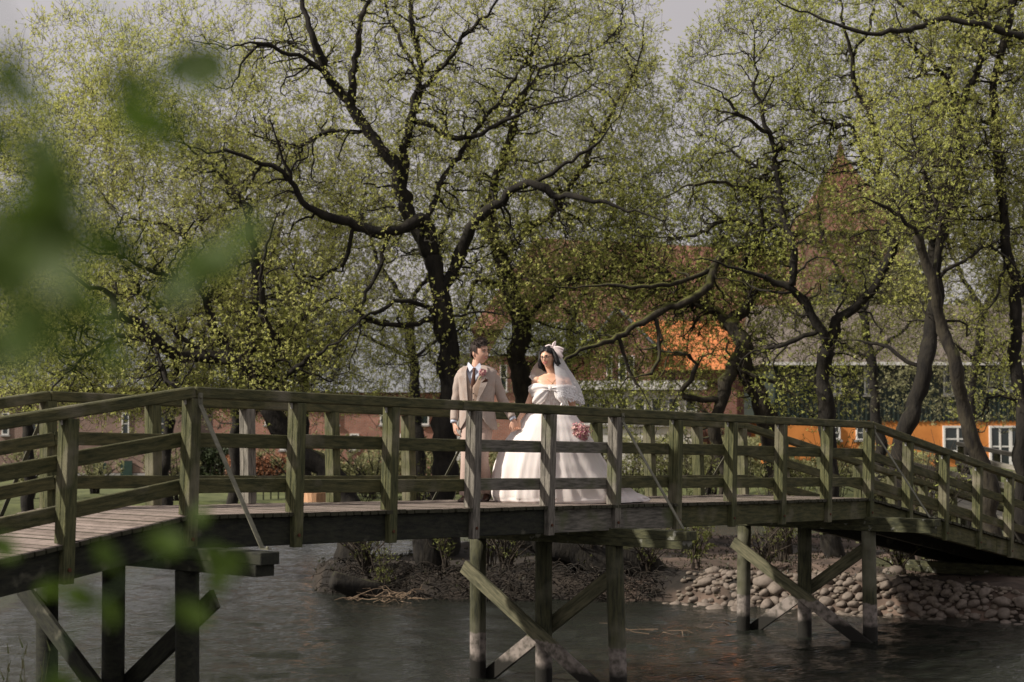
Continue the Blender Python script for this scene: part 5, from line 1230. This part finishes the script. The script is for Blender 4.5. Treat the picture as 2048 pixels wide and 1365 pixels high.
# -------- bride
BP = bp(5.9, .93); BZ = BP.z
BP = Vector((.457, 18.5, 0)); rel = BP-P0; tb = rel.dot(DV); BZ = deck_z(tb)
bride = empty('person', (BP.x, BP.y, BZ), 'woman with black bob and glasses in a white off-shoulder wedding gown and veil, laughing', 'person')
OB = Vector((BP.x, BP.y, BZ))
def B(x, z, y=0): return OB+Vector((x, y, z))
HB = Matrix.Translation(B(-.045, 1.665, -.03)) @ Matrix.Rotation(R(-27), 4, 'Z') @ Matrix.Rotation(R(-9), 4, 'Y') @ Matrix.Rotation(R(3), 4, 'X')
mb = MB(); head_shape(mb, HB, .99, True)
limb(mb, [B(.0,1.4,.02), B(-.005,1.5,.015), B(-.035,1.6,.0)], [.06,.05,.05])
tb_ = [(1.0,-.16,.16,.02,.13,.13),(1.12,-.135,.135,.01,.1,.1),(1.24,-.15,.15,0,.12,.11),(1.32,-.165,.165,0,.125,.115),(1.4,-.185,.185,.01,.098,.105),(1.445,-.16,.16,.02,.075,.085),(1.485,-.085,.085,.02,.055,.06)]
mb.rings([[p+OB for p in ell(*r, n=28)] for r in lerp_rings(tb_, 22)])
aL = [B(-.165,1.405,.01), B(-.265,1.14,.02), B(-.38,.955,-.165)]; aR = [B(.175,1.4,0), B(.245,1.11,.06), B(.27,.9,-.06)]
limb(mb, aL, [.05,.038,.025]); limb(mb, aR, [.052,.04,.026])
PALM_FLIP = True
hand(mb, B(-.385,.945,-.175), Vector((-.1,-.1,-1)), None, Vector((-1,-.1,0)), [.9,.95,1.0,1.0], .88)
PALM_FLIP = False
hand(mb, B(.272,.895,-.065), Vector((.15,-.35,-1)), None, Vector((-.3,-1,.1)), [1.05,1.1,1.1,1.15], .9)
PALM_FLIP = False
for sx in (-1, 1): limb(mb, [B(sx*.085,1.0,.02), B(sx*.09,.52,.0), B(sx*.08,.1,.03)], [.09,.055,.036]); limb(mb, [B(sx*.08,.1,.03), B(sx*.08,.035,-.1)], [.034,.028])
body = part('body', mb, M['skin_bride'], bride, True); remesh(body, .0055)
face_bits(bride, HB, .99, M['lip_f'], M['hair_black'])
# glasses
mb = MB()
for sx in (-1, 1):
    pts = [HB @ (Vector((sx*.031+.024*math.cos(a), -.098-.0+abs(.0)+.012*abs(math.cos(a)*.5+sx*.5*math.copysign(1,1))*.6, .006+.017*math.sin(a)))*.99) for a in [2*math.pi*k/20 for k in range(21)]]
    mb.tube(pts, .0024, 6, cap=False); mb.tube([HB @ Vector((sx*.058,-.088,.01)), HB @ Vector((sx*.078,-.02,.008)), HB @ Vector((sx*.079,.015,.0))], .0018, 6)
mb.tube([HB @ Vector((-.008,-.104,.009)), HB @ Vector((.008,-.104,.009))], .0018, 6)
part('glasses', mb, mat('dark rim', (.06,.02,.02), .3), bride, True)
# hair: bob
def b_test(u):
    if u.y < -.2: return u.z > .66-.45*max(0, u.x-.1)-.3*max(0,-u.x)
    return u.z > -.75
hm = hair_cap(HB, .99, None, None, b_test, .016); q = random.Random(9)
for k in range(300):
    a = q.uniform(-.12, math.pi+.22); u = Vector((math.cos(a), math.sin(a), 0)); zt = q.uniform(.02, .1)
    p0 = Vector((u.x*.078, u.y*.1, zt)); out_ = q.uniform(.018, .05); zb_ = q.uniform(-.15, -.105) if a > .3 and a < 2.8 else q.uniform(-.135, -.07)
    p1 = Vector((u.x*(.088+out_*.5), u.y*(.108+out_*.4), zt*.1-.02)); p2 = Vector((u.x*(.08+out_), u.y*(.1+out_*.7), zb_*.75)); p3 = Vector((u.x*(.06+out_*.6), u.y*(.085+out_*.5)-.01, zb_))
    hm.tube([HB @ (v*.99+Vector((.006*math.sin(k*2.1+v.z*60), .006*math.sin(k+v.z*50), 0))) for v in (p0, p1, p2, p3)], [.01,.013,.012,.004], 6)
part('hair', hm, M['hair_black'], bride, True)
# gown
gown = mat('ivory satin', (.72,.67,.65), .5, (.78,.74,.72), 2.5, bump=.06, bscale=9, spec=.35, sub=.03)
tul = mat('ivory tulle', (.68,.625,.6), .85, (.76,.71,.69), 3, (1,1,.3), .12, 20, spec=.1, sub=.05)
lace = mat('lace bodice', (.52,.44,.42), .8, (.68,.65,.63), 55, (1,1,.6), .5, 70, lo=.42, hi=.58)
prof = [(1.125,-.148,.145,.01,.112,.112),(1.1,-.158,.155,.01,.125,.125),(1.06,-.21,.2,.02,.18,.18),(1.0,-.32,.29,.03,.28,.28),(.86,-.43,.39,.05,.38,.4),(.7,-.54,.49,.06,.46,.5),(.56,-.61,.56,.08,.52,.56),(.4,-.66,.65,.09,.56,.6),(.24,-.69,.74,.1,.59,.66),(.1,-.69,.8,.1,.6,.7),(.03,-.67,.82,.1,.6,.72),(.004,-.64,.82,.1,.58,.7)]
def sf(a, z):
    k = max(0, min(1, (1.1-z)/1.0)); w_ = a+.15*math.sin(3*a+z*2)
    return k*(.032*math.sin(9*w_+1)+.02*math.sin(17*w_+z*3)+.012*math.sin(31*w_+z*4)+.006*math.sin(53*w_))*(1 if z > .05 else .6)
mb = MB(); rings = []
for r in lerp_rings(prof, 60):
    rg_ = ell(*r, n=160, fold=sf, p=2.05); z = r[0]
    for p in rg_:     # train swept back and to the right of the picture
        ang = math.atan2(p.y-.1, p.x); wgt = max(0, math.cos(ang-.35))**5; low = max(0, 1-z/.42)
        p.x += wgt*low**1.6*.33; p.y += wgt*low**1.6*.18
    rings.append([p+OB for p in rg_])
mb.rings(rings, cap=False); sk = part('skirt', mb, tul, bride, True); md = sk.modifiers.new('t','SOLIDIFY'); md.thickness = .004
mb = MB(); q = random.Random(2)    # end of the train, folded on the planks
rings = []
for k in range(26):
    t = k/25; c = B(.78+.36*t, .0, .24+.1*t); hh = .16*(1-t)**.9+.018; ww = .26*(1-t*.6)
    rings.append([c+Vector((.03*math.sin(4*a+t*9), -ww*math.cos(a)*(1+.1*math.sin(5*t*3)), max(.003, hh*math.sin(a)*(1+.16*math.sin(6*a+t*14))))) for a in [math.pi*j/20 for j in range(21)]])
mb.rings(rings, cap=False, closed=False); tr = part('train', mb, tul, bride, True); md = tr.modifiers.new('t','SOLIDIFY'); md.thickness = .006
for zf, w_ in ((.045,.05), (.018,.06)):
    mb = MB(); mb.tube([B(.98,zf,.2), B(1.06,zf+.004,.22), B(1.135,zf,.21)], [.02,.022,.012], 10, flat=(Vector((0,0,1)), .7)); part('train_fold', mb, tul, bride, True)
# bodice
bpf = [(1.1,-.15,.147,.01,.118,.115),(1.18,-.15,.148,.005,.122,.115),(1.26,-.17,.165,0,.148,.118),(1.32,-.178,.175,0,.15,.12),(1.355,-.178,.178,.0,.125,.12)]
mb = MB(); mb.rings([[p+OB for p in ell(*r, n=60, fold=lambda a, z: .008*abs(math.sin(7*a)))] for r in lerp_rings(bpf, 22)], cap=False); bd = part('bodice', mb, lace, bride, True); md = bd.modifiers.new('t','SOLIDIFY'); md.thickness = .005
mb = MB()
for a in [.35+.35*k for k in range(8)]:
    pts = []
    for r in lerp_rings(bpf, 10):
        z, xl, xr, cy, rf, rb = r; pts.append(OB+Vector(((xl+xr)/2+(xr-xl)/2*math.cos(a)*1.02, cy-rf*abs(math.sin(a))*1.03, z)))
    mb.tube(pts, .004, 5)
part('boning', mb, gown, bride, True)
# big bow across the shoulders
def bow_loop(mb, pts, wd, thk, twist=0, n=18, rip=.16):
    q_, _ = smooth_path([Vector(p) for p in pts], [0]*len(pts), .012); N = len(q_); rings = []
    for i, p in enumerate(q_):
        f = i/(N-1)*(len(wd)-1); j = min(int(f), len(wd)-2); w_ = wd[j]+(wd[j+1]-wd[j])*(f-j); t = (q_[min(i+1,N-1)]-q_[max(i-1,0)]).normalized(); v = Vector((0,1,0)); v = (v-t*v.dot(t)).normalized(); u = v.cross(t)
        rings.append([p+u*w_*math.cos(a)+v*thk*math.sin(a)*(1+.5*math.sin(a*5+i*.1))+v*w_*rip*math.sin(math.cos(a)*6+i*.12)*.4 for a in [2*math.pi*k/n for k in range(n)]])
    mb.rings(rings)
bow = MB()
bow_loop(bow, [B(-.035,1.305,-.165), B(-.1,1.31,-.155), B(-.17,1.3,-.1), B(-.24,1.27,-.03)], [.018,.055,.08,.07], .024)
bow_loop(bow, [B(-.045,1.3,-.16), B(-.1,1.24,-.165), B(-.17,1.18,-.13), B(-.205,1.15,-.08)], [.02,.055,.06,.03], .016)
bow_loop(bow, [B(-.0,1.305,-.165), B(.08,1.3,-.165), B(.17,1.285,-.12), B(.245,1.26,-.03)], [.018,.055,.08,.075], .024)
bow_loop(bow, [B(.04,1.29,-.17), B(.09,1.22,-.185), B(.13,1.15,-.18), B(.095,1.1,-.18)], [.03,.05,.035,.008], .012)
bow_loop(bow, [B(.235,1.3,-.03), B(.25,1.27,.06), B(.15,1.29,.13), B(0,1.31,.15), B(-.15,1.3,.13), B(-.235,1.29,.03)], [.06,.06,.05,.05,.05,.06], .02)
bw = part('shoulder_bow', bow, gown, bride, True)
mb = MB(); mb.ball(B(-.02,1.305,-.178), (.026,.02,.03), 14, 10); part('bow_knot', mb, gown, bw, True)
# necklace
mb = MB(); mb.tube([B(-.075,1.46,-.01), B(-.05,1.42,-.075), B(.005,1.375,-.105), B(.05,1.42,-.075), B(.075,1.46,-.01)], .0016, 6); mb.ball(B(.005,1.37,-.108), .007, 8, 6); part('necklace', mb, mat('gold', (.6,.4,.2), .25, metal=1), bride, True)
# veil
vm = bpy.data.materials.new('veil tulle'); vm.use_nodes = True; n = vm.node_tree.nodes; l = vm.node_tree.links.new; b = n['Principled BSDF']; b.inputs['Base Color'].default_value = (.8,.8,.83,1); b.inputs['Roughness'].default_value = .8
tr_ = n.new('ShaderNodeBsdfTransparent'); mx_ = n.new('ShaderNodeMixShader'); mx_.inputs[0].default_value = .46; l(tr_.outputs[0], mx_.inputs[1]); l(b.outputs[0], mx_.inputs[2]); l(mx_.outputs[0], n['Material Output'].inputs[0])
def vpt(a, f):   # a: 0 at right-front edge .. 1 at left-front edge going round the back
    ang = R(-82)+(R(-82-240)-R(-82))*(-1)*a   # from the front, round the right side and the back to the left
    ang = R(-86)+R(246)*a
    zt = 1.785; zb_ = 1.2-.06*math.sin(a*math.pi)+.24*sst((a-.7)/.3)+.02*math.sin(a*40)*(1 if f > .97 else 0)
    z = zt+(zb_-zt)*f; r = [.02,.085,.115,.15,.19,.225,.25,.265,.275]; k = f*(len(r)-1); j = min(int(k), len(r)-2); rr = r[j]+(r[j+1]-r[j])*(k-j)
    rr *= 1+.05*math.sin(a*26)*f+.025*math.sin(a*47)*f
    sc = 1.12 if a < .5 else 1
    c = Vector((.005+.03*f, .03+.02*f, 0))
    return B(c.x+rr*sc*math.cos(ang)*1.08, z, c.y+rr*math.sin(ang)*.95)
mb = MB(); NA, NF = 90, 34
for i in range(NF+1):
    for k in range(NA+1): mb.v.append(tuple(vpt(k/NA, i/NF)))
mb.f = [(i*(NA+1)+k, i*(NA+1)+k+1, (i+1)*(NA+1)+k+1, (i+1)*(NA+1)+k) for i in range(NF) for k in range(NA)]
veil = part('veil', mb, vm, bride, True)
mb = MB(); q = random.Random(4)
lm_ = mat('white lace', (.78,.77,.79), .8, (.84,.83,.84), 40, bump=.6, bscale=90)
for k in range(420):
    a = q.random(); f = 1-abs(q.gauss(0,.07))*(1.7 if a < .45 else .8)
    if f < .72: continue
    p = vpt(a, f); e = vpt(min(1, a+.01), f)-p; e.normalize(); up_ = (vpt(a, f-.02)-p).normalized(); nr = e.cross(up_); r = q.uniform(.009, .018); p = p+nr*.003*(-1 if nr.y > 0 and a < .35 else 1)
    m = 6; ang0 = q.random()*6
    mb.add([p+(e*math.cos(ang0+2*math.pi*j/12)+up_*math.sin(ang0+2*math.pi*j/12))*r*(1 if j % 2 == 0 else .55) for j in range(12)], [tuple(range(12))])
o = part('lace_hem', mb, lm_, veil); o['kind'] = 'stuff'
# head bow
mb = MB(); hb = B(.02,1.79,-.03)
bow_loop(mb, [hb, hb+Vector((-.05,.0,.012)), hb+Vector((-.1,0,-.008))], [.012,.024,.018], .012)
bow_loop(mb, [hb, hb+Vector((.012,0,.04)), hb+Vector((.03,0,.075))], [.02,.022,.003], .008)
bow_loop(mb, [hb, hb+Vector((.06,-.01,-.02)), hb+Vector((.115,0,-.04))], [.016,.035,.03], .012)
bow_loop(mb, [hb+Vector((.01,-.02,0)), hb+Vector((.06,-.03,-.06)), hb+Vector((.1,-.02,-.12))], [.014,.03,.022], .007)
part('head_bow', mb, mat('blush satin ribbon', (.7,.58,.57), .45, (.76,.66,.65), 10), bride, True)
# bouquet (held: a thing of its own)
bc = B(.295,.79,-.2); bq = empty('bouquet', tuple(bc), 'round bouquet of pink and cream dried flowers held low by the woman', 'bouquet')
mb = MB(); posy(mb, bc, .12, 230, .024, 12, (1.1,.8,.95)); posy(mb, bc, .085, 150, .03, 13); posy(mb, bc, .145, 70, .014, 14, (1.1,.8,.95)); part('flowers', mb, M['petal'], bq)
mb = MB(); q = random.Random(6)
for k in range(60):
    u = Vector((q.gauss(0,1), q.gauss(0,1), q.gauss(0,1)+.2)).normalized(); e = bc+u*q.uniform(.1,.15); mb.tube([bc, bc.lerp(e, .6), e], [.002,.002,.001], 4)
for k in range(9): mb.tube([bc+Vector((q.uniform(-.02,.02),0,-.02)), B(.285+q.uniform(-.014,.014),.845,-.115), B(.255+q.uniform(-.03,.03),.93,-.05)], .0035, 6)
part('stems', mb, mat('dry straw stem', (.35,.26,.15), .8), bq)
mb = MB()
for k in range(70):
    u = Vector((q.gauss(0,1), q.gauss(0,1), q.gauss(0,1))).normalized(); mb.ball(bc+Vector((u.x*1.1,u.y*.8,u.z))*.1, q.uniform(.008,.014), 7, 5)
part('buds', mb, leaf_mat('dried buds', [(.72,.55,.42),(.6,.2,.25),(.8,.7,.6)], .1), bq)
mb = MB(); bow_loop(mb, [bc+Vector((.09,-.02,-.06)), bc+Vector((.115,-.03,-.1)), bc+Vector((.1,-.02,-.14))], [.012,.02,.012], .004); part('ribbon', mb, gown, bq, True)

# ------------------------------------------------------------ leaves close to the camera
def near_branch(label, pts, spots, D, seed, lsz):
    q = random.Random(seed); root = empty('leafy_branch', tuple(at(pts[0][0], pts[0][1], D)), label, 'branch')
    mb = MB(); mb.tube([at(x, y, D+q.uniform(-.03,.03)) for x, y in pts], [.0014-.0009*k/(len(pts)-1) for k in range(len(pts))], 7); part('stem', mb, M['stem'], root, True)
    for (x, y, n) in spots:
        for k in range(n+1):
            p = at(x+q.uniform(-35,35), y+q.uniform(-35,35), D+q.uniform(-.08,.08)); L_ = lsz*q.uniform(.7,1.25); a = q.uniform(0, 6.28)
            d = Vector((math.cos(a)*.7, q.uniform(-.4,.4), math.sin(a)*.8-.2)).normalized(); s_ = d.cross(Vector((q.uniform(-.5,.5), -1, q.uniform(-.5,.5)))).normalized(); nr = d.cross(s_)
            mb = MB(); rows = []
            for i in range(8):
                t = i/7; wd = L_*.27*math.sin(math.pi*t**.85)+.0004; c = p+d*L_*t+nr*L_*.1*math.sin(t*3); rows.append([c-s_*wd+nr*wd*.3, c, c+s_*wd+nr*wd*.3])
            mb.rings(rows, cap=False, closed=False); part('leaf', mb, M['near_leaf'], root, True)
near_branch('blurred green twig hanging into the top left of the picture close to the lens', [(-60,-80),(60,150),(140,330),(200,480),(300,600)], [(20,270,2),(60,430,3),(10,470,3),(110,400,2),(190,430,1),(30,600,2),(20,720,2),(70,660,2),(0,150,2),(90,330,2),(150,500,2),(230,230,1)], .8, 1, .036)
near_branch('blurred sprig with yellow-green leaves in the upper left, further from the lens', [(120,-80),(250,60),(360,150),(420,300),(440,480)], [(430,85,2),(240,150,1),(445,520,2),(400,540,1),(190,640,2),(390,500,0)], 1.0, 2, .036)
near_branch('blurred sprig with a few leaves over the water at bottom left', [(60,1440),(120,1300),(200,1200),(320,1120),(430,1080)], [(425,1085,2),(400,1120,1),(200,1095,0),(90,1165,1),(190,1200,0),(370,1195,0),(520,1130,0),(10,1130,0),(150,1355,1)], 1.5, 3, .036)
